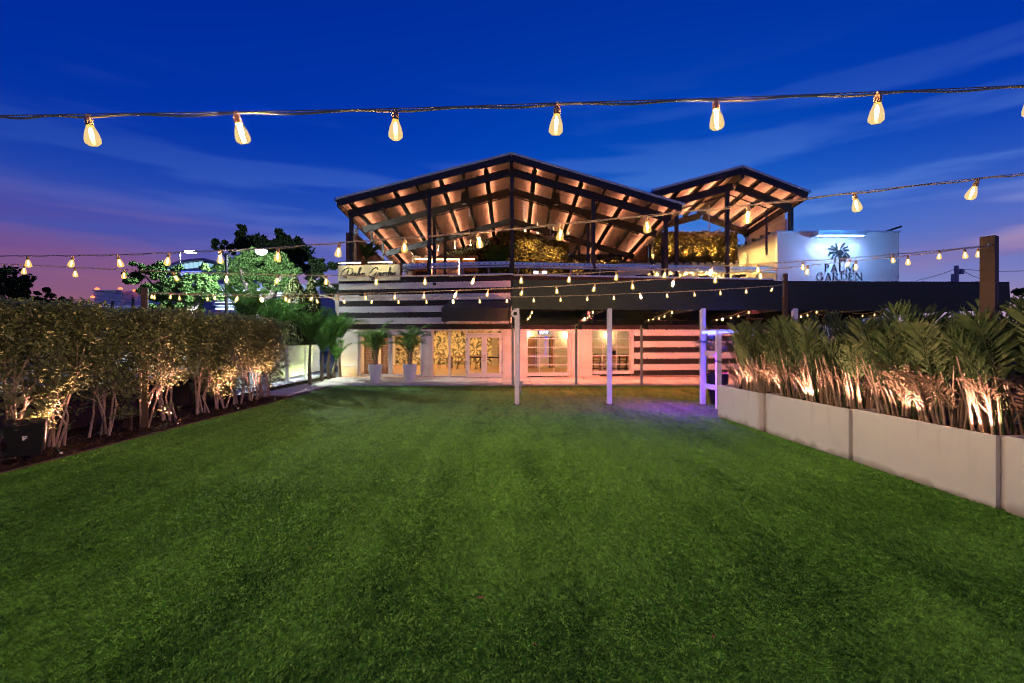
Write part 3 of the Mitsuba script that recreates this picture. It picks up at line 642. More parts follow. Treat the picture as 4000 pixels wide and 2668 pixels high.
for nm, sel in (('lettering', strokes),):
    polys = []
    for pts, w in sel:
        pp = [(fs(LM, 1300+a/5.8075, -.11), fz(LM, 1300+a/5.8075, 850+b/5.8075, -.11)) for a, b in pts]
        sp = spline(pp, 8)
        polys.append(LineString(sp).buffer(max(w, 9.5)/5.8075/80*0.5*1.25, quad_segs=3))
    put(nm, MB(LM).prism(unary_union(polys), 0.03, (0, -0.135, 0)), 'black_plastic', S)
for i, (a, b) in enumerate(((240, 735), (890, 1430))):
    sa, sb = fs(LM, 1300+a/5.8), fs(LM, 1300+b/5.8)
    k = thing('sign_lamp', f'{["left","right"][i]} lit lamp bar along the top of the cream script sign', 'sign light', 'lamp bars above the script sign')
    put('housing', MB(LM).box(sa, sb, -0.52, -0.40, z1s+.06, z1s+.12), 'grey_metal', k)
    put('tube', MB(LM).box(sa+.02, sb-.02, -0.50, -0.42, z1s+.035, z1s+.058), 'lamp_body', k, emit=np.array([1.0, .84, .36])*6, weight=.8)
    put('arm', MB(LM).tube([((sa+sb)/2, -.44, z1s+.125), ((sa+sb)/2, 0.03, z1s+.14), ((sa+sb)/2, 0.05, z1s+.03)], .02), 'grey_metal', k)

# ------------------------------------------------------------------ roof pavilions
FALL = 0.0894
def pavilion(name, label, Df, Db, ax, z0, lx, ls, rx, rs, purl_l, purl_r, rows, cols, led_l, led_r, led_e, fascia=0.34):
    k = thing(name, label, 'pavilion')
    top = lambda x, y: z0-FALL*(y-Df)-(ls*(ax-x) if x < ax else rs*(x-ax))
    for x1, sgn in ((lx, -1), (rx, 1)):
        v = [(ax, Df), (x1, Df), (x1, Db), (ax, Db)]
        def slab(dz0, dz1, inset=0.0):
            vv = []
            for dz in (dz0, dz1):
                for x, y in v:
                    yy = y+inset if y == Df else y
                    xx = x-inset*sgn if x == x1 else x
                    vv.append((xx, yy, top(xx, y)-FALL*(yy-y)-dz))
            return vv, [[0, 1, 2], [0, 2, 3], [4, 6, 5], [4, 7, 6], [0, 4, 5], [0, 5, 1], [1, 5, 6], [1, 6, 2], [2, 6, 7], [2, 7, 3]]
        put('roof_sheet', MB().add(*slab(0, 0.115)), 'roof_edge', k)
        put('plank_ceiling', MB().add(*slab(0.12, 0.19, 0.06)), 'plank_ceiling', k)
        put('fascia', MB().beam((ax+sgn*0.002, Df+.05, top(ax, Df)-.09-fascia/2), (x1-sgn*.03, Df+.05, top(x1, Df)-.09-fascia/2), .06, fascia), 'dark_steel', k)
        put('eave_fascia', MB().beam((x1-sgn*.03, Df+.09, top(x1, Df)-.09-fascia/2), (x1-sgn*.03, Db, top(x1, Db)-.09-fascia/2), .05, fascia), 'dark_steel', k)
        put('gutter', MB().beam((x1+sgn*.06, Df, top(x1, Df)-.07), (x1+sgn*.06, Db, top(x1, Db)-.07), .12, .12), 'roof_metal', k)
    put('ridge_beam', MB().beam((ax, Df+.1, top(ax, Df)-.42), (ax, Db, top(ax, Db)-.42), .16, .44), 'dark_steel', k)
    for x in purl_l+purl_r:
        put('rafter', MB().beam((x, Df+.09, top(x, Df)-.195-.13), (x, Db, top(x, Db)-.195-.12), .12, .24), 'dark_steel', k)
    for x in led_l+led_r:
        mb, lip = MB(), MB()
        for sg in (-1, 1):
            mb.beam((x+sg*.078, Df+.5, top(x, Df+.5)-.352), (x+sg*.078, Db-.2, top(x, Db-.2)-.352), .022, .016)
            lip.beam((x+sg*.095, Df+.4, top(x, Df+.4)-.372), (x+sg*.095, Db-.1, top(x, Db-.1)-.372), .066, .018)
        put('light_ledge', lip, 'dark_steel', k)
        put('led_strip', mb, 'lamp_body', k, emit=np.array([1.0, .43, .235])*led_e, weight=.6)
    for y in rows:
        for x1, sgn, sl in ((lx, -1, ls), (rx, 1, rs)):
            e = x1-sgn*0.35
            p, q = (ax+sgn*.10, y, top(ax+sgn*.1, y)-.46-.21), (e, y, top(e, y)-.46-.21)
            put('cross_beam', MB().beam(p, q, .16, .36), 'dark_steel', k)
    for x, y, w, *base in cols:
        zt_ = top(x, y)-.47
        put('column', MB().box(x-w/2, x+w/2, y-w/2, y+w/2, base[0] if base else 4.25, zt_), 'dark_steel', k)
    return k, top
pl = [-1.3, -2.42, -3.55, -4.70, -5.82, -6.93, -8.02]
pr = [1.13, 2.27, 3.45, 4.60, 5.75, 6.88, 7.9]
cols = [(X(u, 25.35), 25.35, .18) for u in (1373, 1677.5, 2000, 2317, 2600)]+[(X(u, 27.9), 27.9, .17) for u in (1392, 1697, 2297, 2590)]+[(X(1739, 33), 33.0, .17), (0, 33, .17), (4.4, 33, .17)]
PA, topA = pavilion('rooftop_pavilion', 'large open gable pavilion with glowing plank ceiling on the roof terrace', 24.6, 38.2, -0.02, 11.03, -8.63, .26, 8.37, .296, pl, pr, (25.35, 27.9, 33.0, 37.6), cols,
                    [-1.3, -3.55, -5.82, -8.02], [1.13, 3.45, 5.75, 7.9], 11.0)
for i, (u, v, D_) in enumerate([(1611, 1006, 35.5), (1712, 994, 35.5), (1777, 985, 35.5), (1838, 974, 35.5), (2052, 918, 33.2), (2100, 926, 33.2), (2162, 938, 33.2), (2220, 950, 33.2)]):
    c = P(u, v, D_)
    put('ceiling_spot', MB().tube([c, c+[0, .02, .10]], .05, 8).tube([c+[0, .02, .1], (c[0], c[1]+.02, topA(c[0], c[1])-.2)], .012, 5), 'lamp_body', PA, emit=[1.6, 1.1, .6], weight=.02)
put('conduit', MB().tube([(-7.0, 27.6, topA(-7.0, 27.6)-1.05), (-.2, 27.6, topA(-.2, 27.6)-1.05)], .035).tube([(.2, 27.6, topA(.2, 27.6)-1.05), (7.0, 27.6, topA(7, 27.6)-1.05)], .035), 'dark_steel', PA)
put('side_wall', MB().add([(-8.2, 25.9, 4.25), (-8.2, 38, 4.25), (-8.2, 38, 6.1), (-8.2, 25.9, 7.15), (-8.05, 25.9, 4.25), (-8.05, 38, 4.25), (-8.05, 38, 6.1), (-8.05, 25.9, 7.15)], [[0, 1, 2], [0, 2, 3], [4, 6, 5], [4, 7, 6], [3, 2, 6], [3, 6, 7], [0, 3, 7], [0, 7, 4]]), 'siding_wood', PA)
put('side_rail', MB().beam((-8.12, 25.9, 7.22), (-8.12, 38, 6.17), .2, .12), 'siding_wood', PA)
put('end_board', MB().box(-8.45, -8.10, 25.5, 25.62, 4.25, 7.25), 'siding_wood', PA)
put('clerestory_post', MB().box(-8.18, -8.07, 29.0, 29.1, 6.9, 8.1).box(-8.18, -8.07, 31.5, 31.6, 6.7, 7.9), 'dark_steel', PA)
put('side_wall', MB().box(8.25, 8.4, 30.9, 38.0, 4.25, 7.6), 'siding_wood', PA)
put('rear_wall', MB().add([(-8.1, 38.0, 4.25), (8.2, 38.0, 4.25), (8.2, 38.0, topA(8.2, 38)-.45), (-.02, 38.0, topA(0, 38)-.45), (-8.1, 38.0, topA(-8.1, 38)-.45)], [[0, 1, 2], [0, 2, 3], [0, 3, 4]]), 'siding_wood', PA)
Bdf = 24.9
PB, topB = pavilion('rooftop_pavilion', 'smaller open gable pavilion with glowing plank ceiling, right of the large one', Bdf, 30.9, 11.49, 10.5, 7.09, .27, 14.75, .385, [8.35, 9.55, 10.6], [12.45, 13.3, 14.2], (25.9, 30.4),
                    [(X(2840, 25.9), 25.9, .19), (8.5, 25.9, .17), (8.5, 30.4, .17), (14.6, 26.25, .2, 7.46)], [8.35, 9.55, 10.6], [12.45, 13.3, 14.2], 13.0)
put('pipe_rail', MB().tube([(8.7, 26.1, topB(8.7, 26)-1.05), (11.3, 26.1, topB(11.3, 26)-1.0), (13.55, 26.1, topB(13.55, 26)-1.05)], .035).tube([(X(2998, 26), 26.1, topB(13.5, 26)-1.05), (X(2998, 26), 26.1, 6.2)], .055), 'dark_steel', PB)
put('side_wall', MB().box(14.38, 14.5, 26.4, 30.9, 7.3, 8.15).add([(14.38, 26.4, 8.15), (14.38, 30.9, 8.15), (14.38, 26.4, topB(14.38, 26.4)-.5), (14.38, 30.9, topB(14.38, 30.9)-.47)], [[0, 1, 3], [0, 3, 2]]), 'room_paint', PB)
put('side_beam', MB().beam((14.32, 26.0, topB(14.32, 26)-.62), (14.32, 30.9, topB(14.32, 30.9)-.62), .1, .3), 'dark_steel', PB)
# loudspeakers and fans up there
for i, (u, v) in enumerate([(1815.5, 789), (2172, 792)]):
    c = P(u, v, 27.4)
    k = thing('loudspeaker', f'black loudspeaker hanging below the {["left","right"][i]} slope of the large pavilion', 'loudspeaker', 'loudspeakers under the large pavilion')
    put('cabinet', MB().add([c+[a*(.22+.0*z), b*.2, z] for z, t in ((-.32, 1), (.3, .7)) for b in (-t, t) for a in (-t, t)], BOXF), 'black_plastic', k)
    put('horn', MB().tube([c+[0, -.1, -.325], c+[0, -.1, -.335]], .13, 12), 'grey_metal', k)
    put('hanger', MB().tube([c+[0, 0, .3], c+[0, 0, .95]], .03), 'dark_steel', k)
fan(P(1833, 943, 29.6), 1.22, 8, 'pale eight bladed fan hanging from the left side of the large pavilion', 1.75, 'fan_wood', .13, phase=.25)
fan(P(2150, 945, 29.6), 1.22, 8, 'pale eight bladed fan hanging from the right side of the large pavilion', 1.75, 'fan_wood', .13, phase=.1)
fan(P(2770, 930, 28.6), 1.42, 8, 'large pale eight bladed fan hanging in the smaller pavilion', 1.65, 'fan_wood', .15, phase=.12)
mat('fan_wood', wood_grain([0.40, 0.30, 0.21], [0.55, 0.43, 0.32], 0), 0.5, 0.4)

# green walls
def leaf_cards(n, x0, x1, y, zlo, ztop, size, seed, depth=0.05):
    r = np.random.default_rng(seed)
    x = x0+(x1-x0)*r.random(n); z = zlo+(ztop(x)-zlo)*r.random(n)
    yy = y-depth*r.random(n)
    s = size*(.6+.8*r.random(n))
    nrm = np.stack([r.normal(0, .9, n), -np.ones(n), r.normal(0.1, .9, n)], -1); nrm /= np.linalg.norm(nrm, axis=1, keepdims=True)
    t = r.normal(size=(n, 3)); t -= (t*nrm).sum(1, keepdims=True)*nrm; t /= np.linalg.norm(t, axis=1, keepdims=True)
    b = np.cross(nrm, t); c = np.stack([x, yy, z], -1)
    v = np.stack([c-t*s[:, None], c-b*s[:, None]*.42, c+t*s[:, None], c+b*s[:, None]*.42], 1).reshape(-1, 3)
    f = (np.arange(n)*4)[:, None, None]+np.array([[0, 1, 2], [0, 2, 3]])
    return v, f.reshape(-1, 3)
def green_wall(label, x0, x1, y, zlo, ztop, n, size, seed, m='ivy_leaf'):
    k = thing('green_wall', label, 'green wall')
    xs = np.linspace(x0, x1, 12); zt2 = ztop(xs)
    mb = MB().prism(Polygon([(x0, zlo)]+[(x1, zlo)]+[(x, z) for x, z in zip(xs[::-1], zt2[::-1])]), .1, (0, y, 0))
    put('backing', mb, 'mulch', k)
    put('foliage', leaf_cards(n, x0, x1, y-.005, zlo, ztop, size, seed), m, k, kind='stuff')
    return k
gA = green_wall('dim leafy wall rising behind the rooftop bar', -6.9, -1.1, 36.2, 4.3, lambda x: np.interp(x, [-7, -4.3, -1.1], [7.2, 8.2, 9.35]), 2300, .15, 1)
gB = green_wall('tall leafy wall with four warm light pools in the large pavilion', -1.05, 3.85, 34.0, 4.3, lambda x: np.interp(x, [-1.05, .6, 3.85], [9.1, 9.2, 8.35]), 2300, .15, 2)
for i, (u, v) in enumerate([(2048, 955), (2090, 957), (2142, 985), (2177, 990)]):
    c = P(u, v, 33.4)
    spot(f'ivy_spot_{i}', c+[0, -.15, .5], c+[0, .45, -.5], np.array([1, .64, .22])*8, 46, 12, 1)
spot('ivy_spot_dim', (-3.5, 34.4, 9.0), (-3.5, 36.2, 6.5), np.array([.75, .70, .18])*9, 75, 40, 1)
gC = green_wall('low leafy planter wall with four spots, at the right rear of the large pavilion', X(2228, 31), X(2432, 31), 31.0, 4.3, lambda x: 0*x+7.0, 1400, .14, 3)
put('top_rail', MB().box(X(2225, 31), X(2434, 31), 30.84, 31.1, 7.0, 7.06), 'dark_steel', gC)
for i, u in enumerate((2250, 2307, 2350, 2400)):
    x = X(u, 30.7); spot(f'ivy_low_spot_{i}', (x, 30.45, 7.0), (x, 31.0, 5.9), np.array([1, .64, .22])*10, 38, 10, .8)
gD = green_wall('wide leafy wall uplit by six lamps in the smaller pavilion', X(2535, 30.6), 13.75, 30.6, Z(1036, 30.6), lambda x: 0*x+Z(921, 30.6), 2200, .15, 4, 'ivy_dark_leaf')
for i, u in enumerate((2555, 2613, 2686, 2735, 2787, 2855)):
    x = X(u, 30.2); spot(f'ivy_up_spot_{i}', (x, 30.18, Z(1036, 30.2)+.12), (x, 30.62, Z(960, 30.6)), np.array([1, .62, .22])*12, 34, 8, .8)
W = thing('terrace_wall', 'white ribbed terrace wall washed by a row of small downlights below the leafy wall', 'wall')
put('panel', MB().box(X(2415, 30.35), 13.76, 30.32, 30.4, 4.25, Z(1040, 30.3)), 'corrugated_white', W)
put('cap', MB().box(X(2415, 30.35), 13.70, 30.16, 30.46, Z(1040, 30.3)+.002, Z(1037, 30.3)), 'dark_steel', W)
put('opening', MB().box(X(2322, 30.5), X(2410, 30.5), 30.5, 30.6, 4.25, Z(1044, 30.5)), 'black_plastic', W)
for i in range(12):
    x = X(2557+i*28.2, 30.05)
    put('downlight', MB().tube([(x, 30.02, Z(1041, 30.1)), (x, 30.02, Z(1041, 30.1)-.1)], .05, 8), 'dark_steel', W)
    spot(f'wall_downlight_{i}', (x, 30.05, Z(1041, 30.1)-.12), (x, 30.33, 5.3), np.array([1, .60, .17])*9, 36, 8, .4)
# rooftop bar cabinet
K = thing('rooftop_bar', 'wooden bar cabinet with lit stone panel on the roof terrace, under the large pavilion', 'bar')
yb = 35.0; xa, xb = X(1612, yb), X(1868, yb); zt3 = Z(1016, yb)
put('frame', MB().box(xa, xb, yb-.35, yb+.3, zt3-.18, zt3).box(xa, xa+.2, yb-.3, yb+.3, 4.25, zt3-.18).box(xb-.2, xb, yb-.3, yb+.3, 4.25, zt3-.18).box(X(1681, yb)-.12, X(1681, yb)+.12, yb-.3, yb+.3, 4.25, zt3-.18).box(X(1803, yb)-.12, X(1803, yb)+.12, yb-.3, yb+.3, 4.25, zt3-.18), 'warm_wood', K)
put('back_board', MB().box(xa+.2, xb-.2, yb+.1, yb+.2, 4.25, zt3-.18), 'siding_wood', K)
for sx in ((xa+.2, X(1681, yb)-.12), (X(1803, yb)+.12, xb-.2)):
    put('shelf', MB().box(sx[0], sx[1], yb-.2, yb+.09, zt3-1.05, zt3-1.0).box(sx[0], sx[1], yb-.2, yb+.09, zt3-1.65, zt3-1.6), 'warm_wood', K)
    put('shelf_light', MB().box(sx[0]+.05, sx[1]-.05, yb-.18, yb-.15, zt3-.22, zt3-.19), 'lamp_body', K, emit=[9, 4.6, 1.4], weight=.3)
sa, sb = X(1682, yb)+.2, X(1803, yb)-.2
put('stone_panel', MB().box(sa, sb, yb-.02, yb+.09, 4.25, zt3-.3), 'stacked_stone', K)
put('light_frame', MB().box(sa-.06, sa-.02, yb-.05, yb-.02, 4.3, zt3-.25).box(sb+.02, sb+.06, yb-.05, yb-.02, 4.3, zt3-.25).box(sa-.06, sb+.06, yb-.05, yb-.02, zt3-.245, zt3-.21), 'lamp_body', K, emit=[11, 6.0, 3.2], weight=.3)
put('counter', MB().box(xa+.3, xb-.3, yb-1.6, yb-1.0, 5.25, 5.33).box(xa+.4, xb-.4, yb-1.5, yb-1.1, 4.25, 5.25), 'warm_wood', K)
# ledge with a perforated strip along the terrace edge
L_ = thing('drink_ledge', 'bluish perforated metal drink ledge on brackets along the terrace edge', 'railing')
cross = lambda x, z, s: unary_union([sbox(x-s, z-s*.32, x+s, z+s*.32), sbox(x-s*.32, z-s, x+s*.32, z+s)])
def ledge(M, a, b, y, zc):
    n = int((b-a)/.26)
    strip = sbox(a, zc-.075, b, zc+.075).difference(unary_union([cross(a+(i+.5)*(b-a)/n, zc, .045) for i in range(n)]))
    put('perforated_strip', MB(M).prism(strip, .02, (0, y, 0)), 'roof_metal', L_)
    put('ledge_board', MB(M).box(a, b, y-.25, y+.05, zc-.22, zc-.17), 'roof_metal', L_)
    put('rail', MB(M).tube([(a, y-.18, zc-.11), (b, y-.18, zc-.11)], .022), 'grey_metal', L_)
    for i in range(int((b-a)/1.3)+1):
        s = a+.15+i*1.3
        if s < b: put('bracket', MB(M).tube([(s, y-.2, zc-.22), (s, y-.2, WT+.02)], .018).tube([(s+.05, y+.1, WT+.1), (s+.05, y-.2, zc-.24)], .02), 'grey_metal', L_)
zc = 5.52
for a, b in ((1574, 1667), (1683, 1793), (1797, 1990)):
    ledge(LM, fs(LM, a, .7), fs(LM, b, .7), .7, zc)
for a, b in ((2010, 2314), (2327, 2580), (2612, 2826), (2850, 3024)):
    ledge(RM, fs(RM, a, .7), fs(RM, b, .7), .7, zc)
for i, u in enumerate((2507, 2629, 2755, 2887)):
    c = P(u, 1092, 27.6)
    k = thing('terrace_table', f'{["first","second","third","fourth"][i]} dark round table from the left on the roof terrace near the smaller pavilion', 'table', 'round tables on the roof terrace')
    put('tabletop', MB().lathe([(0.001, -.025), (.36, -.025), (.36, .025), (0.001, .025)], 20, c), 'black_wood', k)
    put('pedestal', MB().tube([c-[0, 0, .03], (c[0], c[1], 4.26)], .05), 'black_plastic', k)
k = thing('twin_floodlight', 'lit white twin floodlight standing on the terrace edge above the canopy', 'floodlight')
c = P(2110, 1079, 23.7)
for s in (-1, 1):
    put('head', MB().box(c[0]+s*.2-.13, c[0]+s*.2+.13, c[1]-.02, c[1]+.08, c[2]-.10, c[2]+.10), 'grey_metal', k)
    put('lens', MB().box(c[0]+s*.2-.10, c[0]+s*.2+.10, c[1]-.03, c[1]-.024, c[2]-.07, c[2]+.07), 'lamp_body', k, emit=[1.1, 1.2, 1.5], weight=.3)
put('sensor', MB().lathe([(.001, -.12), (.05, -.10), (.06, -.03), (0.001, .0)], 10, c-[0, 0.03, 0.0]), 'white_metal', k)
put('stem', MB().tube([c-[0, -.05, .1], (c[0], c[1]+.1, WT+.06)], .03), 'dark_steel', k)

# ------------------------------------------------------------------ white sign block with the palm emblem
G = thing('sign_block', 'plain white rooftop block carrying the lit palm emblem at right', 'building')
gy, gx0, gx1, gz = 26.0, X(3037, 26), X(3512, 26), Z(922, 26)
put('wall', MB().box(gx0, gx1, gy, gy+.25, 0, gz), 'white_stucco', G)
put('wall', MB().box(gx0+.002, gx0+.25, gy+.25, 30.6, 4.25, gz-.02), 'corrugated_white', G, label='ribbed left side wall washed by a row of downlights')
put('wall', MB().box(gx1-.25, gx1-.002, gy+.25, 33, 0, gz-.02), 'white_stucco', G)
put('coping', MB().box(gx0-.05, gx1+.05, gy-.05, gy+.3, gz, gz+.08), 'roof_metal', G)
put('coping', MB().box(gx0-.08, gx0+.3, gy+.303, 30.6, gz, gz+.08), 'roof_metal', G)
for i in range(5):
    y = 26.4+i*.86
    put('downlight', MB().tube([(gx0-.24, y, gz+.1), (gx0-.24, y, gz-.03)], .07, 8).tube([(gx0-.24, y, gz+.09), (gx0, y, gz+.09)], .02), 'dark_steel', G)
    spot(f'side_downlight_{i}', (gx0-.22, y, gz-.06), (gx0+.02, y, gz-1.1), np.array([1, .60, .17])*10, 36, 9, .4)
put('downpipe', MB().tube([(gx0-.1, 29.2, 6.8), (gx0-.12, 29.2, 6.2), (gx0-.05, 29.0, 5.9)], .06), 'grey_metal', G)
put('soffit_panel', MB().box(gx0+.25, gx1-.25, gy+.25, 33, gz-.3, gz-.25), 'mortar', G)
k = thing('sign_hood', 'blue metal light hood above the palm emblem', 'sign light')
hx0, hx1 = X(3197, 25.3), X(3382, 25.3)
put('box', MB().box(hx0, hx1, 25.3, 25.95, Z(932, 25.3), Z(913, 25.3)), 'roof_metal', k)
zl = Z(932, 25.3)-.03
for i, (a, b, col) in enumerate([(.02, .16, [.55, .45, 1.0]), (.20, .5, [.8, .9, 1.0]), (.52, .82, [.8, .9, 1.0]), (.86, .98, [.5, .55, 1.0])]):
    xa_, xb_ = hx0+(hx1-hx0)*a, hx0+(hx1-hx0)*b
    put('led_bar', MB().box(xa_, xb_, 25.38, 25.44, zl, zl+.028), 'lamp_body', k, emit=np.array(col)*5, weight=.2)
    spot(f'emblem_spot_{i}', ((xa_+xb_)/2, 25.42, zl-.02), ((xa_+xb_)/2+(a-.42)*.4, 26.0, zl-1.5), np.array(col)*[.55, .75, 1.0]*(1.5 if i in (1, 2) else 1.7), 58, 12, 1)
spot('block_wash', ((hx0+hx1)/2, 23.9, zl-.35), ((hx0+hx1)/2+.2, 26.0, zl-.5), np.array([.12, .42, 1.0])*6.5, 88, 70, 1.2)
# emblem and serif lettering
E = thing('palm_emblem', 'black palm tree emblem over PALM GARDEN lettering on the white sign block', 'sign')
ex = lambda x: X(3000+x/3.918, 25.99); ez = lambda y: Z(880+y/3.918, 25.99)
U = (ex(1)-ex(0))
def serif(ch, w, h, t=.15, th=.05):
    """an outline in a w by h box; t thick stem, th hairline (fractions of h)"""
    t, th, sf = t*h*.62, th*h*.8, .10*h
    st = lambda x, wd=None: unary_union([sbox(x-(wd or t)/2, 0, x+(wd or t)/2, h), sbox(x-(wd or t)/2-sf*.6, 0, x+(wd or t)/2+sf*.6, th), sbox(x-(wd or t)/2-sf*.6, h-th, x+(wd or t)/2+sf*.6, h)])
    def bar(p, q, wd): return LineString([p, q]).buffer(wd/2, cap_style=2)
    def ring(cx, cy, rx, ry, wd, wn):
        c = Point(0, 0).buffer(1, quad_segs=16)
        return affinity.translate(affinity.scale(c, rx, ry), cx, cy).difference(affinity.translate(affinity.scale(c, rx-wd, ry-wn), cx, cy))
    x0 = t*1.1
    if ch == 'P':
        r_ = ring(x0, h*.74, w*.72, h*.26, t, th).intersection(sbox(x0, 0, w*2, h)); return unary_union([st(x0), r_])
    if ch == 'R':
        r_ = ring(x0, h*.74, w*.66, h*.26, t, th).intersection(sbox(x0, 0, w*2, h)); return unary_union([st(x0), r_, bar((x0+w*.25, h*.5), (w*.88, 0), t), sbox(w*.8, 0, w*1.02, th)])
    if ch == 'D':
        r_ = ring(x0, h*.5, w*.85, h*.5, t, th).intersection(sbox(x0, 0, w*2, h)); return unary_union([st(x0), r_])
    if ch == 'A':
        return unary_union([bar((w*.08, 0), (w*.5, h), th*1.2), bar((w*.5, h), (w*.9, 0), t), sbox(w*.22, h*.3, w*.76, h*.3+th), sbox(-w*.02, 0, w*.24, th), sbox(w*.74, 0, w*1.04, th)])
    if ch == 'M':
        return unary_union([st(w*.1, th*1.2), st(w*.9, t), bar((w*.12, h), (w*.5, h*.05), t), bar((w*.5, h*.05), (w*.88, h), th*1.2)])
    if ch == 'N':
        return unary_union([st(w*.12, th*1.2), st(w*.9, th*1.2), bar((w*.10, h), (w*.9, 0), t)])
    if ch == 'E':
        return unary_union([st(x0), sbox(x0, 0, w*.9, th), sbox(x0, h-th, w*.86, h), sbox(x0, h*.5-th/2, w*.66, h*.5+th/2), sbox(w*.9-th, 0, w*.9, h*.24), sbox(w*.86-th, h*.76, w*.86, h), sbox(w*.66-th, h*.38, w*.66, h*.62)])
    if ch == 'G':
        r_ = ring(w*.52, h*.5, w*.52, h*.52, t, th).difference(sbox(w*.70, h*.40, w*2, h*.80)); return unary_union([r_, sbox(w*.80, h*.02, w*.80+t*.9, h*.44), sbox(w*.62, h*.42, w*1.06, h*.42+th)])
def letters(word, xs, ytop, ybot):
    for ch, (xa_, xb_) in zip(word, xs):
        w, h = (xb_-xa_)*U, ez(ytop)-ez(ybot)
        put('letter', MB().prism(serif(ch, w, h), .035, (ex(xa_), 25.955, ez(ybot))), 'emblem_black', E)
mat('emblem_black', [0.012, 0.014, 0.018], 0.5, 0.4)
letters('PAM', [(865, 940), (958, 1058), (1188, 1318)], 648, 764)
letters('GARDEN', [(738, 842), (866, 968), (985, 1090), (1108, 1212), (1226, 1312), (1330, 1440)], 782, 896)
tk = [LineString([(ex(1094), ez(764)), (ex(1093), ez(520))]).buffer(U*8, cap_style=2), sbox(ex(1080), ez(766), ex(1164), ez(758)), sbox(ex(1156), ez(766), ex(1164), ez(738))]
heart = affinity.translate(affinity.scale(Point(0, 0).buffer(1, quad_segs=10), 50*U, 44*U), ex(1090), ez(478))
tk += [heart, Polygon([(ex(1045), ez(495)), (ex(1138), ez(495)), (ex(1100), ez(545)), (ex(1085), ez(545))])]
fr = [(1060, 440, 1045, 400, 1040, 342), (1098, 440, 1120, 380, 1166, 338), (1055, 445, 1020, 395, 970, 378), (1120, 440, 1160, 400, 1212, 388), (1048, 455, 990, 420, 925, 415), (1130, 450, 1180, 435, 1222, 436), (1045, 470, 960, 460, 922, 520), (1045, 490, 985, 500, 975, 570), (1055, 505, 1030, 530, 1020, 602), (1138, 470, 1200, 470, 1238, 530), (1135, 485, 1190, 510, 1205, 560), (1130, 500, 1165, 530, 1172, 600), (1115, 510, 1128, 540, 1126, 590), (1050, 478, 1000, 470, 940, 470)]
for x0, y0, x1, y1, x2, y2 in fr:
    t = np.linspace(0, 1, 9)[:, None]
    pts = (1-t)**2*np.array([x0, y0])+2*t*(1-t)*np.array([x1, y1])+t*t*np.array([x2, y2])
    w_ = [(ex(a), ez(b)) for a, b in pts]
    tk.append(LineString(w_).buffer(U*3.2))
    d = np.gradient(pts, axis=0)
    for i in range(2, 9):
        tt = d[i]/np.linalg.norm(d[i]); nn = np.array([-tt[1], tt[0]])
        for s in (-1, 1):
            e = pts[i]+(tt*.75+nn*s)*14
            tk.append(Polygon([(ex(pts[i][0]-tt[0]*4), ez(pts[i][1]-tt[1]*4)), (ex(e[0]), ez(e[1])), (ex(pts[i][0]+tt[0]*4), ez(pts[i][1]+tt[1]*4))]).buffer(U*.8))
put('palm_tree', MB().prism(unary_union(tk), .035, (0, 25.955, 0)), 'emblem_black', E)
k = thing('roof_floodlight', 'small dark floodlight panel tilted on the right end of the white sign block', 'floodlight')
c = P(3492, 913, 26.1)
put('panel', MB().beam(c+[-.28, 0, -.02], c+[.28, 0, .16], .35, .09), 'black_plastic', k)
put('foot', MB().tube([c+[-.15, 0, -.02], c+[-.17, 0, -.2]], .05), 'black_plastic', k)
#@@END_TOP
# ------------------------------------------------------------------ palms
def frond(L, n, a0, a1, leaf, lw, start=.3, vee=.35, droop=.25, seed=0, stem=.012, sweep=.75):
    """one palm frond: rachis from the origin, rising along +z and bending over towards +x; leaflets both sides"""
    r = np.random.default_rng(seed)
    m = 14
    t = np.linspace(0, 1, m)
    ang = np.radians(a0+(a1-a0)*t**1.4)
    p = np.zeros((m, 3)); st = L/(m-1)
    for i in range(1, m):
        p[i] = p[i-1]+st*np.array([math.sin(ang[i-1]), 0.03*math.sin(i*.9+seed), math.cos(ang[i-1])])
    mb = MB().tube(p, np.linspace(stem, stem*.3, m), 5)
    vs, fs_ = [], []
    for k in range(n):
        tt = start+(1-start)*(k+.3)/n
        i = min(int(tt*(m-1)), m-2); f = tt*(m-1)-i
        c = p[i]*(1-f)+p[i+1]*f
        an = ang[i]*(1-f)+ang[i+1]*f
        d = np.array([math.sin(an), 0, math.cos(an)]); up = np.array([-math.cos(an), 0, math.sin(an)])
        q = (tt-start)/(1-start)
        ll = leaf*(0.45+1.1*q*(1-q)*2.2)*(.9+.2*r.random())*(1 if q < .9 else .85)
        for s in (-1, 1):
            dirv = d*(sweep+.35*q+.1*r.normal())+np.array([0, s, 0])*(1-.35*q)+up*(vee+.08*r.normal())
            dirv /= np.linalg.norm(dirv)
            wv = np.cross(dirv, up); wv /= np.linalg.norm(wv)+1e-9
            mid = c+dirv*ll*.5; tip = c+dirv*ll-np.array([0, 0, droop*ll*(.6+.6*r.random())])
            b = len(vs)
            vs += [c, mid+wv*lw/2, mid-wv*lw/2, tip+wv*lw*.15, tip-wv*lw*.15]
            fs_ += [[b, b+1, b+2], [b+1, b+3, b+4], [b+1, b+4, b+2]]
    mb.add(np.array(vs), fs_)
    return mb.mesh()
LIB = {}
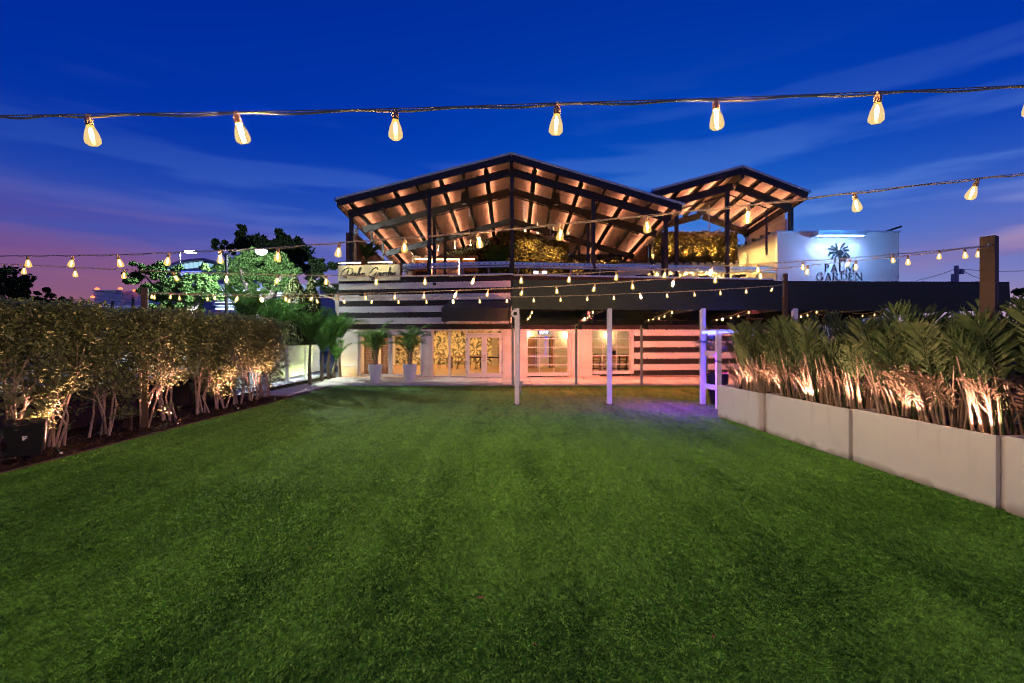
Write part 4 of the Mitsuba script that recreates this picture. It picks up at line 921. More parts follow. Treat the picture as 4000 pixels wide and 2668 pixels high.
def lib(kind, i, m):
    if (kind, i) not in LIB:
        a = dict(bed=dict(L=1.48, n=15, a0=2+3*(i % 3), a1=14+8*(i % 5), leaf=.36, lw=.038, start=.50, vee=.28, droop=.06, sweep=.62, stem=.014),
                 low=dict(L=.95, n=15, a0=14, a1=62+8*(i % 4), leaf=.30, lw=.030, start=.35, vee=.2, droop=.25, sweep=.8),
                 pot=dict(L=.95, n=20, a0=18+6*(i % 3), a1=95+9*(i % 4), leaf=.34, lw=.030, start=.28, vee=.15, droop=.35, sweep=.7),
                 tall=dict(L=1.75, n=34, a0=8+5*(i % 3), a1=48+12*(i % 4), leaf=.52, lw=.040, start=.22, vee=.35, droop=.18, sweep=.8),
                 fan=dict(L=.7, n=12, a0=10, a1=60, leaf=.5, lw=.05, start=.7, vee=.1, droop=.2))[kind]
        LIB[(kind, i)] = ply(frond(seed=i+1, **a), m)
    return LIB[(kind, i)]
def place(p, az, sc=1.0, tilt=0.0):
    t = T().translate(list(map(float, p))).rotate([0, 0, 1], float(az))
    if tilt: t = t.rotate([0, 1, 0], float(tilt))
    return t.scale(float(sc))

# planters on the right
FX = lambda y: 4.81+(11.7-y)/(11.7-5.24)*0.33          # front line of the planter row
joints = [(11.70, 9.78), (9.70, 7.48), (7.38, 5.32), (5.22, 3.0)]
nm = ['farthest of the white planter boxes, beside the blue lit frame', 'second white planter box from the far end', 'third and longest looking white planter box, in front of the palms', 'nearest white planter box, cut off by the right edge']
WID = 1.05
for i, (ya, yb_) in enumerate(joints):
    k = thing('planter_box', nm[i], 'planter', 'white planter boxes along the lawn')
    h = 0.745+.018*i
    d = np.array([FX(ya)-FX(yb_), ya-yb_]); d /= np.linalg.norm(d); n_ = np.array([d[1], -d[0]])
    M = np.eye(4); M[:2, 0] = d; M[:2, 1] = [-n_[0], -n_[1]]; M[:3, 3] = [FX(yb_), yb_, 0]
    M[:3, 1] = [-d[1], d[0], 0]
    L = math.hypot(FX(ya)-FX(yb_), ya-yb_)
    # local: x along the row away from the camera, y towards the lawn (so the body is at negative y)
    put('front_panel', MB(M).box(0, L, -.022, 0, 0.004, h), 'planter_white', k)
    put('back_panel', MB(M).box(0, L, -WID, -WID+.022, 0.004, h), 'planter_white', k)
    put('end_panel', MB(M).box(0.001, .022, -WID+.023, -.023, 0.004, h-.002), 'planter_white', k)
    put('end_panel', MB(M).box(L-.022, L-.001, -WID+.023, -.023, 0.004, h-.002), 'planter_white', k)
    put('rim', MB(M).box(.02, L-.02, -.062, -.024, h-.035, h-.004).box(.02, L-.02, -WID+.024, -WID+.062, h-.035, h-.004), 'warm_wood', k)
    put('soil', MB(M).box(.024, L-.024, -WID+.024, -.024, 0.3, h-.10), 'soil', k)
    if i < 3: put('joint_cover', MB(M).box(-.085, -.012, -.09, -.05, 0.01, h-.01), 'planter_white', k)
r = np.random.default_rng(21)
ys = [11.25, 10.45, 9.55, 8.75, 7.95, 7.1, 6.35, 5.6, 4.85, 4.1]
words = ['farthest', 'second', 'third', 'fourth', 'fifth', 'sixth', 'seventh', 'eighth', 'ninth', 'nearest']
for i, y in enumerate(ys):
    k = thing('planter_palm', f'{words[i]} dense green palm clump counted from the far end of the white planters', 'palm', 'palm clumps in the white planters')
    cx = FX(y)+.55
    H = [1.0, 1.03, .98, 1.02, 1.03, 1.04, 1.02, 1.02, 1.05, 1.02][i]
    mb = MB()
    for j in range(32):
        a = j*137.5+r.normal(0, 14)
        rad = .31*math.sqrt(r.random())
        bx, by = cx+rad*math.cos(math.radians(a)), y+rad*1.15*math.sin(math.radians(a))
        low = j % 3 == 2
        put('frond', lib('low' if low else 'bed', j % 8, 'dry_frond' if low else 'bed_palm_leaf'), None, k, tw=place((bx, by, .64), a+r.normal(0, 20), (H*(.66+.42*r.random())) if not low else .65+.45*r.random(), r.normal(0, 4)))
        for q in range(2):
            cx_, cy_ = bx+r.normal(0, .05), by+r.normal(0, .08)
            hgt = .45+.55*r.random(); ln = .10+.16*r.random()
            mb.tube([(cx_, cy_, .62), (cx_+ln*.4*math.cos(math.radians(a)), cy_+ln*.4*math.sin(math.radians(a)), .62+hgt*.55), (cx_+ln*math.cos(math.radians(a)), cy_+ln*math.sin(math.radians(a)), .62+hgt)], [.015, .012, .007], 5)
    put('canes', mb, 'cane', k)
# uplights in the planters
for i, y in enumerate((10.85, 9.75, 8.70, 7.62, 6.60, 5.62, 4.62)):
    k = thing('planter_uplight', f'{["farthest","second","third","fourth","fifth","sixth","nearest"][i]} small spotlight from the far end set low among the planter palms', 'spotlight', 'spotlights in the planters')
    c = np.array([FX(y)+.075, y, .69])
    put('can', MB().tube([c, c+[.03, .02, .09]], [.03, .035], 10), 'black_plastic', k)
    put('stake', MB().tube([c, c-[0, 0, .08]], .01, 6), 'black_plastic', k)
    spot(f'planter_spot_{i}', c+[.035, .02, .11], c+[.24, .10, 1.0], np.array([1, .46, .34])*[1.9, 1.9, 2.0, 2.1, 2.1, 2.1, 1.8][i], 66, 34, 2)
# tall posts that carry the string lights
def light_post(name, x, y, h, w, m, label, rz=0.0):
    k = thing(name, label, 'post')
    M = frame([x, y, 0], rz)
    put('shaft', MB(M).box(-w/2, w/2, -w/2, w/2, 0, h), m, k)
    put('hook', MB(M).tube([(-w/2, -w*.2, h-.12), (-w/2-.05, -w*.2, h-.13), (-w/2-.07, -w*.2, h-.10)], .012, 6), 'grey_metal', k)
    return k
light_post('string_post', -7.42, 10.12, 2.84, .115, 'brown_post', 'brown wooden post rising from the hedge that carries the string lights', .5)
light_post('string_post', 6.02, 6.32, 3.10, .145, 'brown_post', 'tall brown wooden post at the right behind the planter palms carrying the string lights', .55)
light_post('string_post', 5.78, 10.6, 3.20, .075, 'brown_post', 'slim brown post in front of the canopy where the lowest string light ends')

# potted palms by the doors
def potted(u, v, label_p, label_t, seed):
    D = F*CH/(HV*0+v-HV); x = X(u, D)
    k = thing('flower_pot', label_p, 'pot', 'white fluted pots by the doors')
    flute = lambda prof, an: 1+.035*np.abs(np.cos(an*7))[None, :]*np.ones((len(prof), 1))
    put('body', MB().lathe([(.001, .004), (.175, .004), (.195, .10), (.235, .30), (.272, .52), (.290, .70), (.292, .765), (.265, .765), (.255, .68), (.001, .68)], 56, (x, D, 0), flute), 'pot_white', k, smooth=40)
    put('soil', MB().lathe([(.001, .70), (.258, .69)], 20, (x, D, 0)), 'soil', k)
    k = thing('potted_palm', label_t, 'palm', 'potted palms by the doors')
    r = np.random.default_rng(seed)
    mb = MB()
    for j in range(5):
        a = j*1.26+.4; q = .06
        top = 1.38+.32*r.random()
        mb.tube([(x+q*math.cos(a), D+q*math.sin(a), .68), (x+q*1.4*math.cos(a), D+q*1.4*math.sin(a), 1.1), (x+q*2.2*math.cos(a), D+q*2.2*math.sin(a), top)], [.028, .022, .016], 7)
        for i in range(5):
            put('frond', lib('pot', (i+j) % 6, 'pot_palm_leaf'), None, k, tw=place((x+q*2.2*math.cos(a), D+q*2.2*math.sin(a), top-.12*i), math.degrees(a)+i*137.5+r.normal(0, 20), .98+.34*r.random(), r.normal(0, 6)-10))
    put('trunk', mb, 'cane', k)
potted(1466, 1509, 'left white fluted pot on the patio in front of the shutters', 'left potted palm, in front of the shuttered glass door', 31)
potted(1601, 1507, 'right white fluted pot on the patio beside the pier', 'right potted palm, between the shuttered door and the fixed panes', 33)

# palms in the gravel bed at the left corner of the building
for i, (u, v, th, nf, sc, ln) in enumerate([(1211, 1517, 1.62, 9, 1.0, .02), (1258, 1503, 1.15, 8, 1.0, .1), (1284, 1496, 1.3, 9, 1.08, .15), (1305, 1490, .75, 7, .8, .25), (1328, 1488, 1.7, 8, .92, .1)]):
    D = F*CH/(v-HV); x = X(u, D); r = np.random.default_rng(60+i)
    k = thing('garden_palm', ['leftmost slim trunked palm in the gravel bed by the perforated fence', 'second palm from the left in the gravel bed', 'lush middle palm in the gravel bed by the building corner', 'short palm low in the gravel bed near the corner', 'rightmost palm, right at the striped building corner'][i], 'palm', 'palms in the gravel bed')
    pts = [(x, D, 0), (x-.03, D, th*.5), (x+ln*.3, D+.02, th)]
    put('trunk', MB().tube(pts, [.085, .06, .045], 8), 'palm_trunk', k)
    for j in range(nf):
        put('frond', lib('tall', (j+i) % 8, 'palm_leaf'), None, k, tw=place(np.array(pts[-1])-[0, 0, .03*j], j*137.5+40*i, sc*(.8+.3*r.random()), r.normal(0, 5)))
k = thing('bed_uplight', 'small yellow spotlight in the gravel bed at the building corner', 'spotlight')
c = np.array([-8.68, 23.9, .1])
put('can', MB().tube([c, c+[.03, .06, .08]], .05, 10), 'black_plastic', k)
put('stake', MB().tube([c, c-[0, 0, .08]], .012, 6), 'black_plastic', k)
spot('bed_spot', c+[.04, .08, .10], c+[.75, .55, .9], np.array([1, .60, .06])*.75, 80, 45, 1)
spot('bed_spot_2', c+[.0, -.3, .10], c+[.2, -2.2, 1.9], np.array([.75, .95, .30])*5, 65, 30, 1)
# white perforated fence
k = thing('perforated_fence', 'white perforated metal fence on short legs left of the gravel bed', 'fence')
def dots(p, n, uv):
    gx, gz = p.y/0.062, p.z/0.062
    x, z = gx-dr.floor(gx)-.5, gz-dr.floor(gz)-.5
    on = dr.select(cell_rand(dr.floor(gx), dr.floor(gz)) > .80, mi.Float(1), mi.Float(0))*smoothstep(.30, .22, dr.sqrt(x*x+z*z))
    return mix([.66, .65, .63], [.03, .03, .035], on)
mat('perforated_white', proc(dots), .45, .4)
pf = [(-8.62, 17.4), (-8.98, 19.9), (-9.25, 22.3), (-9.45, 24.6)]
for (x0, y0), (x1, y1) in zip(pf, pf[1:]):
    d = np.array([x1-x0, y1-y0]); d /= np.linalg.norm(d)
    put('panel', MB().beam((x0+d[0]*.02, y0+d[1]*.02, .92), (x1-d[0]*.02, y1-d[1]*.02, .92), .02, 1.28), 'perforated_white', k)
    put('leg', MB().box(x0-.05, x0+.05, y0+.05, y0+.15, 0.0, 1.5), 'white_metal', k)
# ------------------------------------------------------------------ hedge of single shrubs
def shrub(i, y, label, seed):
    r = np.random.default_rng(seed)
    k = thing('hedge_shrub', label, 'shrub', 'shrubs of the clipped hedge')
    x0 = -7.62+r.normal(0, .05)
    top = 2.37+.08*math.sin(i*2.1)+.004*i
    ns = 5+int(r.random()*3); mb = MB(); ends = []
    for j in range(ns):
        a = r.random()*6.28
        b = np.array([x0+.13*math.cos(a), y+.16*math.sin(a), 0.01])
        e = np.array([x0+(.1+.35*r.random())*math.cos(a), y+.52*(r.random()*2-1)+.1*math.sin(a), 1.30+.6*r.random()])
        m1 = b+(e-b)*.3+[r.normal(0, .06), r.normal(0, .06), 0]; m2 = b+(e-b)*.65+[r.normal(0, .05), r.normal(0, .05), 0]
        mb.tube([b, m1, m2, e], [.023, .017, .012, .007], 6)
        for q in range(5):
            t = .25+.75*r.random(); c = m1*(1-t)+e*t if r.random() < .5 else m1*(1-t)+m2*t
            g = c+[r.normal(0, .22), r.normal(0, .28), .15+.5*r.random()]
            mb.tube([c, (c+g)/2+[0, 0, .03], g], [.011, .008, .004], 5); ends.append(g)
    put('stems', mb, 'hedge_bark', k)
    # leaves in whorls: thick above, thinner and patchier towards the ground
    n = 1750
    z = .26+(top-.26)*r.random(n)**.76
    x = x0+(r.random(n)*2-1)*.48; yy = y+(r.random(n)*2-1)*.64
    dens = meshkit.fbm(np.stack([x*1.6, yy*1.6, z*1.6], -1), 3, 5)
    keep = dens > np.interp(z, [.3, .9, 1.5, 2.3], [.57, .50, .42, .30])
    x, yy, z = x[keep], yy[keep], np.minimum(z[keep]+.25*(dens[keep]-.5), top-.06+.16*r.random(keep.sum())**2+.16*(meshkit.noise(np.stack([x*2.2, yy*2.2, 0*x], -1), 8)[keep]-.5))
    c0 = np.stack([x, yy, z], -1)
    low = np.array([g for g in ends if g[2] < 1.3]).reshape(-1, 3)
    if len(low): c0 = np.vstack([c0, low])
    vs, fs_ = [], []
    m = len(c0)
    for q in range(6):
        a = r.random(m)*6.28; el = r.normal(.35, .45, m)
        d = np.stack([np.cos(a)*np.cos(el), np.sin(a)*np.cos(el), np.sin(el)], -1)
        w = np.cross(d, [0, 0, 1.]); w /= np.linalg.norm(w, axis=1, keepdims=True)
        w = w+np.stack([r.normal(0, .3, m) for _ in range(3)], -1)
        l = (.070+.052*r.random(m))[:, None]
        b0 = c0+np.stack([r.normal(0, .03, m) for _ in range(3)], -1)
        md = b0+d*l*.55
        v = np.stack([b0, md+w*l*.20, b0+d*l-np.array([0, 0, .012]), md-w*l*.20], 1)
        fs_.append((np.arange(m)*4)[:, None, None]+np.array([[0, 1, 2], [0, 2, 3]])+len(vs)*m*4); vs.append(v.reshape(-1, 3))
    put('foliage', (np.vstack(vs), np.vstack([f.reshape(-1, 3) for f in fs_])), 'hedge_leaf', k, kind='stuff')
hy = [4.6, 5.55, 6.5, 7.4, 8.3, 9.25, 10.2, 11.15, 12.1, 13.0, 13.9, 14.8, 15.6]
hw = ['nearest', 'second', 'third', 'fourth', 'fifth', 'sixth', 'seventh', 'eighth', 'ninth', 'tenth', 'eleventh', 'twelfth', 'farthest']
for i, y in enumerate(hy):
    shrub(i, y, f'{hw[i]} many stemmed shrub of the clipped hedge counted from the camera', 100+i)
for i, (x, y, pw) in enumerate([(-6.97, 6.0, 2.4), (-6.97, 7.7, 3.2), (-6.97, 10.4, 3.2), (-6.98, 12.7, 3.4), (-6.99, 14.7, 3.6)]):
    k = thing('hedge_uplight', f'{["nearest","second","third","fourth","farthest"][i]} small black spotlight in the mulch in front of the hedge', 'spotlight', 'spotlights in the mulch bed')
    c = np.array([x, y, .07])
    put('can', MB().tube([c, c+[-.05, .0, .09]], [.028, .034], 10), 'black_plastic', k)
    put('stake', MB().tube([c, c-[0, 0, .06]], .01, 6), 'black_plastic', k)
    put('glint', MB().box(x+.03, x+.045, y-.02, y+.02, .05, .075), 'white_metal', k)
    spot(f'hedge_spot_{i}', c+[-.055, .0, .11], c+[-.30, .02, 1.0], np.array([1, .43, .31])*pw*3.6, 50, 16, 2.4)
# speaker and small boxes in the bed
k = thing('garden_speaker', 'dark brown garden speaker with a pale logo mark at the left edge under the hedge', 'loudspeaker')
M = frame([-7.18, 7.42, 0], .62)@rot([1, 0, 0], 9)
M[2, 3] = .14
put('cabinet', MB(M).add([[sx*(.22 if z else .17), y*.18, z] for z in (0, .46) for y in (-1, 1) for sx in (-1, 1)], BOXF), 'black_plastic', k)
put('logo', MB(M).box(-.02, .005, -.19, -.181, .24, .30).box(.006, .035, -.19, -.181, .28, .30).box(.006, .025, -.19, -.181, .255, .27), 'white_metal', k)
put('stand', MB().tube([(-7.2, 7.46, 0), (-7.2, 7.46, .16)], .05), 'black_plastic', k)
k = thing('speaker_post', 'short dark wooden post under the hedge at the far left edge', 'post')
put('shaft', MB().box(-7.30, -7.20, 6.95, 7.05, 0, .42).box(-7.29, -7.21, 6.955, 7.045, .421, .43), 'brown_post', k)
k = thing('windscreen_fence', 'low dark windscreen fence hidden behind the hedge stems', 'fence')
for i in range(6): put('panel', MB().box(-8.78, -8.75, 4.0+i*1.93, 5.90+i*1.93, .02, .86), 'black_plastic', k); put('post', MB().box(-8.80, -8.74, 5.905+i*1.93, 5.925+i*1.93, 0, .90), 'dark_steel', k)
k = thing('junction_box', 'small wooden stake box in the mulch left of the hedge post', 'outlet box')
put('box', MB().box(-7.66, -7.56, 9.86, 9.93, .06, .34), 'brown_post', k)
put('stake', MB().box(-7.54, -7.50, 9.86, 9.90, 0, .38), 'brown_post', k)
put('lid', MB().box(-7.67, -7.55, 9.85, 9.94, .341, .36), 'black_wood', k)
#@@END_PLANTS
# ------------------------------------------------------------------ string lights
def bulb_meshes():
    g = [(.001, -.052), (.018, -.050), (.029, -.040), (.030, -.025), (.025, .0), (.017, .022), (.013, .034)]
    glass = MB().lathe(g, 14).mesh()
    fil = MB()
    fil.lathe([(.0005, -.034), (.0058, -.028), (.0085, -.008), (.0075, .010), (.0045, .022), (.0005, .026)], 8)
    sock = MB().lathe([(.0125, .030), (.0150, .036), (.0150, .058), (.010, .066), (.001, .066)], 12).box(-.008, .008, -.006, .006, .064, .080)
    return ply(glass, 'bulb_glass', smooth=True), ply(fil.mesh(), 'lamp_body', smooth=True), ply(sock.mesh(), 'socket', smooth=35)
G_, F_, S_ = bulb_meshes()
BULB_E = np.array([1.0, .68, .39])*320
GLOW = [.22, .145, .026]
STRONG = {1: (1, 4), 2: (4, 8, 11), 3: (5, 10, 15), 4: (5, 12, 18), 5: (4, 11, 18)}   # the brightest bulbs of each string
def string_light(label, A0, A1, bulbs, cab, ends, group='string lights over the lawn', rad=.0042, scale=.94, seed=0, dark=(), en=1.0):
    """a catenary-like cable in the vertical plane through A0, A1 (x, y); bulbs = columns and cable rows of the survey"""
    r = np.random.default_rng(seed)
    k = thing('string_light', label, 'string light', group)
    A0, A1 = np.asarray(A0, float), np.asarray(A1, float)
    def at(u, v):
        kx = (u-CX)/F; d = A1-A0
        t = (kx*A0[1]-A0[0])/(d[0]-kx*d[1]); p = A0+d*t
        return np.array([p[0], p[1], Z(v, p[1])])
    pts = [at(u, v) for u, v in cab]
    if ends[0] is not None: pts = [np.asarray(ends[0], float)]+pts
    if ends[1] is not None: pts = pts+[np.asarray(ends[1], float)]
    c = spline(pts, 10)
    put('wire', MB().tube(c+[0, 0, .003], rad*.55, 5), 'cable', k)
    wob = np.array([[0, 0, -.004-.004*math.sin(i*.9)] for i in range(len(c))])
    put('cord', MB().tube(c+wob, rad, 6), 'cable', k)
    us = np.array([X_[0]/X_[1]*F+CX for X_ in c])
    for i, u in enumerate(bulbs):
        p = np.array([np.interp(u, us, c[:, q]) for q in range(3)])-[0, 0, .078*scale]
        tw = T().translate(list(map(float, p))).rotate([0, 0, 1], float(r.random()*360)).rotate([0, 1, 0], float(r.normal(0, 13))).scale(scale)
        b = put('bulb', G_, None, k, tw=tw, emit=None if i in dark else GLOW, weight=.08 if seed < 3 else .006)
        if i not in dark:
            put('filament', F_, None, b, tw=tw, emit=BULB_E*(7.5 if i in STRONG[seed] else .015), weight=2.6 if i in STRONG[seed] else .06 if seed < 3 else .006)
        put('socket', S_, None, b, tw=tw)
    return k
string_light('nearest string light crossing the top of the view from edge to edge', (-3.2, 1.80), (3.2, 1.80), [357, 941, 1545, 2173, 2799, 3425, 4030],
             [(-900, 478), (-300, 474), (0, 469), (357, 463), (941, 454), (1545, 441), (2173, 420), (2799, 401), (3425, 376), (4000, 351), (4600, 320)], (None, None), seed=1, scale=.85)
string_light('string light sweeping from the left hedge up across the pavilions to the upper right', (-5.02, 5.2), (2.73, 2.97), [110, 279.5, 468, 655, 860, 1085, 1322, 1580, 1872, 2189, 2528, 2921, 3345, 3799, 4250],
             [(-500, 1025), (0, 1014), (110, 1013), (279, 1012), (468, 1009), (655, 1001), (860, 992), (1085, 981), (1322, 962), (1580, 943), (1872, 921), (2189, 889), (2528, 856), (2921, 816), (3345, 766), (3799, 714), (4100, 682), (4500, 640)], (None, None), seed=2)
string_light('string light from far left across the script sign, higher one at the right post', (-6.13, 6.3), (6.25, 6.76), [-110, 94, 294, 484, 687, 885, 1081, 1274, 1470, 1660, 1848, 2036, 2223, 2407, 2596, 2776, 2960, 3136, 3312, 3488, 3669, 3840],
             [(-240, 1035), (0, 1045), (94, 1048), (294, 1059), (484, 1066), (687, 1076), (885, 1082), (1081, 1087), (1274, 1090), (1470, 1092), (1660, 1091), (1848, 1089), (2036, 1086), (2223, 1082), (2407, 1074), (2596, 1065), (2776, 1055), (2960, 1044), (3136, 1034), (3312, 1022), (3488, 1007), (3669, 992), (3840, 975)], (None, (6.0, 6.45, 2.98)), seed=3)
string_light('string light from the hedge post across the facade, lower one at the right post', (-7.40, 10.1), (5.42, 6.0), [593, 666, 757, 839, 927, 1020, 1116, 1217, 1318, 1428, 1542, 1656, 1779, 1904, 2038, 2175, 2320, 2471, 2629, 2794, 2971, 3153, 3343, 3547, 3770],
             [(593, 1157), (757, 1160), (927, 1163), (1116, 1165), (1318, 1162), (1542, 1156), (1779, 1148), (2038, 1138), (2320, 1122), (2629, 1100), (2971, 1069), (3343, 1032), (3547, 1012), (3770, 985)], ((-7.40, 10.1, 2.745), (5.98, 6.25, 2.98)), seed=4, dark=(2, 8))
string_light('lowest string light from the hedge post along the canopy to the slim brown post', (-7.40, 10.1), (5.30, 10.4), [603, 701, 811, 922, 1026, 1130, 1239, 1344, 1452, 1557, 1666, 1770, 1874, 1980, 2085, 2190, 2294, 2398, 2503, 2606, 2713, 2814, 2915, 3015],
             [(603, 1160), (811, 1167), (1026, 1172), (1239, 1176), (1452, 1178), (1666, 1178), (1874, 1176), (2085, 1172), (2294, 1167), (2503, 1159), (2713, 1150), (2915, 1138), (3015, 1131)], ((-7.36, 10.08, 2.735), (5.74, 10.58, 2.97)), seed=5)
# short strings under the canopy, running from front to back
for i, (ua, va, ub, vb, n) in enumerate([(2060, 1252, 2078, 1224, 4), (2277, 1257, 2316, 1223, 5), (2534, 1256, 2625, 1224, 5), (2800, 1254, 2925, 1223, 5), (3080, 1245, 3190, 1222, 5), (3330, 1237, 3470, 1222, 4)]):
    a, b = P(ua, va, 19.5), P(ub, vb, 15.6)
    k = thing('canopy_string_light', f'{["first","second","third","fourth","fifth","sixth"][i]} short string light from the left running back under the canopy', 'string light', 'short string lights under the canopy')
    c = spline([a, (a*2+b)/3-[0, 0, .05], (a+2*b)/3-[0, 0, .05], b], 6)
    put('cord', MB().tube(c, .009, 5), 'cable', k)
    for j in range(n):
        p = c[int(j*(len(c)-1)/max(n-1, 1))]-[0, 0, .085]
        tw = T().translate(list(map(float, p)))
        bk = put('bulb', G_, None, k, tw=tw, emit=GLOW, weight=.004)
        put('filament', F_, None, bk, tw=tw, emit=BULB_E*(5 if j == 1 and i in (1, 3) else .015), weight=.8 if j == 1 and i in (1, 3) else .004); put('socket', S_, None, bk, tw=tw)

# ------------------------------------------------------------------ white frame with blue light strip, and its potted palm
k = thing('led_frame', 'white frame with a glowing blue light strip at the end of the planters', 'frame')
px, py = POSTX[2], 13.86
qx, qy = X(2806, 13.05), 13.05
put('leg', MB().box(qx-.06, qx+.06, qy-.06, qy+.06, 0, 1.98), 'white_metal', k)
put('leg', MB().box(6.35, 6.47, 13.2, 13.32, 0, 1.98), 'white_metal', k)
for z0, z1 in ((.47, .60), (1.36, 1.50)):
    put('rail', MB().beam((px+.02, py-.06, (z0+z1)/2), (qx, qy+.065, (z0+z1)/2), .05, z1-z0), 'white_metal', k)
put('top_rail', MB().beam((px, py-.055, 2.02), (qx, qy-.06, 2.02), .11, .09).beam((qx+.06, qy, 2.02), (6.47, 13.26, 2.02), .11, .09), 'white_metal', k)
put('led_strip', MB().beam((px-.07, py-.10, 1.995), (qx-.07, qy, 1.995), .03, .06).beam((qx-.02, qy-.085, 1.995), (6.45, 13.16, 1.995), .06, .03), 'lamp_body', k, emit=np.array([.05, .075, 1.0])*2.6, weight=.4)
put('inner_led_strip', MB().beam((px+.075, py-.12, 1.955), (qx+.075, qy+.08, 1.955), .02, .02).beam((qx-.02, qy+.075, .55), (qx-.02, qy+.075, 1.9), .012, .012, up=(1, 0, 0)), 'lamp_body', k, emit=np.array([.004, .010, 1.0])*45, weight=1.5)
spot('led_wash', (5.02, 13.3, 1.93), (3.7, 12.8, 0), np.array([.15, .0, 1.0])*32, 66, 5, 4)
k = thing('blue_pot', 'tall dark pot behind the blue lit frame', 'pot')
bp = (5.72, 13.95, 0)
put('body', MB().lathe([(.001, .01), (.17, .01), (.24, .3), (.28, .7), (.29, .88), (.26, .88), (.001, .82)], 24, bp), 'black_plastic', k, smooth=40)
put('soil', MB().lathe([(.001, .835), (.255, .83)], 16, bp), 'soil', k)
k = thing('frame_palm', 'small palm tinted blue and pink by the light strip of the white frame', 'palm')
r = np.random.default_rng(77)
put('trunk', MB().tube([(5.72, 13.95, .8), (5.70, 13.94, 1.3)], [.03, .02]).tube([(5.76, 13.98, .8), (5.8, 14.0, 1.25)], [.025, .018]), 'cane', k)
for j in range(14):
    put('frond', lib('pot', j % 6, 'palm_leaf'), None, k, tw=place((5.72, 13.95, 1.15+.25*r.random()), j*137.5, .72+.25*r.random()))
spot('pink_wash', (6.1, 14.5, 1.5), (5.5, 13.7, 1.55), np.array([1.0, .04, .40])*3.0, 75, 40, .5)

# ------------------------------------------------------------------ trees and what stands beyond the hedge
def crown_leaves(lobes, n, size, seed, fill=.55):
    """leaves in many small uneven clumps spread over the lobes of a crown"""
    r = np.random.default_rng(seed); cs = []
    w = np.array([l[3]*l[4]*l[5] for l in lobes])**.75; w /= w.sum()
    for (cx, cy, cz, rx, ry, rz), q in zip(lobes, w):
        m = int(n*q); g = max(8, m//70)
        d = r.normal(size=(g, 3)); d /= np.linalg.norm(d, axis=1, keepdims=True)
        cen = d*(.45+.60*r.random(g)[:, None])*[rx, ry, rz]+[cx, cy, cz]
        rad = (.16+.24*r.random(g))*min(rx, rz)*1.15
        pick = r.integers(0, g, m)
        dd = r.normal(size=(m, 3)); dd /= np.linalg.norm(dd, axis=1, keepdims=True)
        cs.append(cen[pick]+dd*(rad[pick]*r.random(m)**.45)[:, None]*[1.25, 1.1, .75])
    c = np.vstack(cs); m = len(c)
    t = r.normal(size=(m, 3)); t /= np.linalg.norm(t, axis=1, keepdims=True)
    b = np.cross(t, r.normal(size=(m, 3))); b /= np.linalg.norm(b, axis=1, keepdims=True)
    s = (size*(.6+.8*r.random(m)))[:, None]
    v = np.stack([c-t*s, c-b*s*.5, c+t*s, c+b*s*.5], 1).reshape(-1, 3)
    return v, ((np.arange(m)*4)[:, None, None]+np.array([[0, 1, 2], [0, 2, 3]])).reshape(-1, 3)
def tree(label, base, lobes, limbs, n, size, seed, leaf='tree_leaf', r0=.3):
    k = thing('tree', label, 'tree')
    mb = MB(); base = np.asarray(base, float)
    for pts, ra, rb in limbs:
        p = spline(pts, 5); mb.tube(p, np.linspace(ra, rb, len(p)), 8)
    put('trunk', mb, 'bark', k)
    put('crown', crown_leaves(lobes, n, size, seed), leaf, k, kind='stuff')
    return k
Q = lambda u, v, D: tuple(P(u, v, D))
def lobe(u, v, D, ru, rv, rd=None):
    s = D/F; return (*P(u, v, D), ru*s, (rd if rd else (ru+rv)/2)*s, rv*s)
D = 33.0
tree('spreading street tree lit bright green right below the street lamp', Q(1015, 1500, D), [lobe(930, 1045, D, 60, 34), lobe(1010, 1022, D, 70, 32), lobe(1085, 1040, D, 55, 38), lobe(1135, 1075, D, 30, 38), lobe(930, 1105, D, 70, 34), lobe(1015, 1085, D, 60, 32), lobe(1085, 1120, D, 55, 30), lobe(1010, 1145, D, 45, 26), lobe(868, 1075, D, 32, 36)],
     [([Q(1015, 1560, D), Q(1010, 1300, D), Q(1000, 1215, D), Q(965, 1140, D), Q(940, 1060, D)], .42, .10), ([Q(1010, 1260, D), Q(1030, 1200, D), Q(1075, 1140, D), Q(1110, 1070, D)], .34, .09), ([Q(1000, 1225, D), Q(960, 1180, D), Q(915, 1150, D)], .24, .07), ([Q(1075, 1140, D), Q(1100, 1122, D), Q(1125, 1080, D)], .13, .04)], 12500, .15, 41)
D = 27.0
tree('broad green tree left of the street lamp pole, behind the hedge post', Q(740, 1560, D), [lobe(560, 1065, D, 55, 28), lobe(640, 1075, D, 75, 32), lobe(520, 1100, D, 45, 28), lobe(720, 1130, D, 90, 45), lobe(820, 1080, D, 45, 28), lobe(640, 1150, D, 90, 40), lobe(830, 1150, D, 50, 35), lobe(700, 1200, D, 100, 40)],
     [([Q(745, 1580, D), Q(750, 1300, D), Q(740, 1220, D), Q(700, 1150, D), Q(620, 1080, D)], .3, .06), ([Q(745, 1230, D), Q(790, 1170, D), Q(830, 1100, D)], .18, .05), ([Q(720, 1190, D), Q(640, 1170, D), Q(565, 1090, D)], .14, .04)], 12500, .125, 42)
D = 46.0
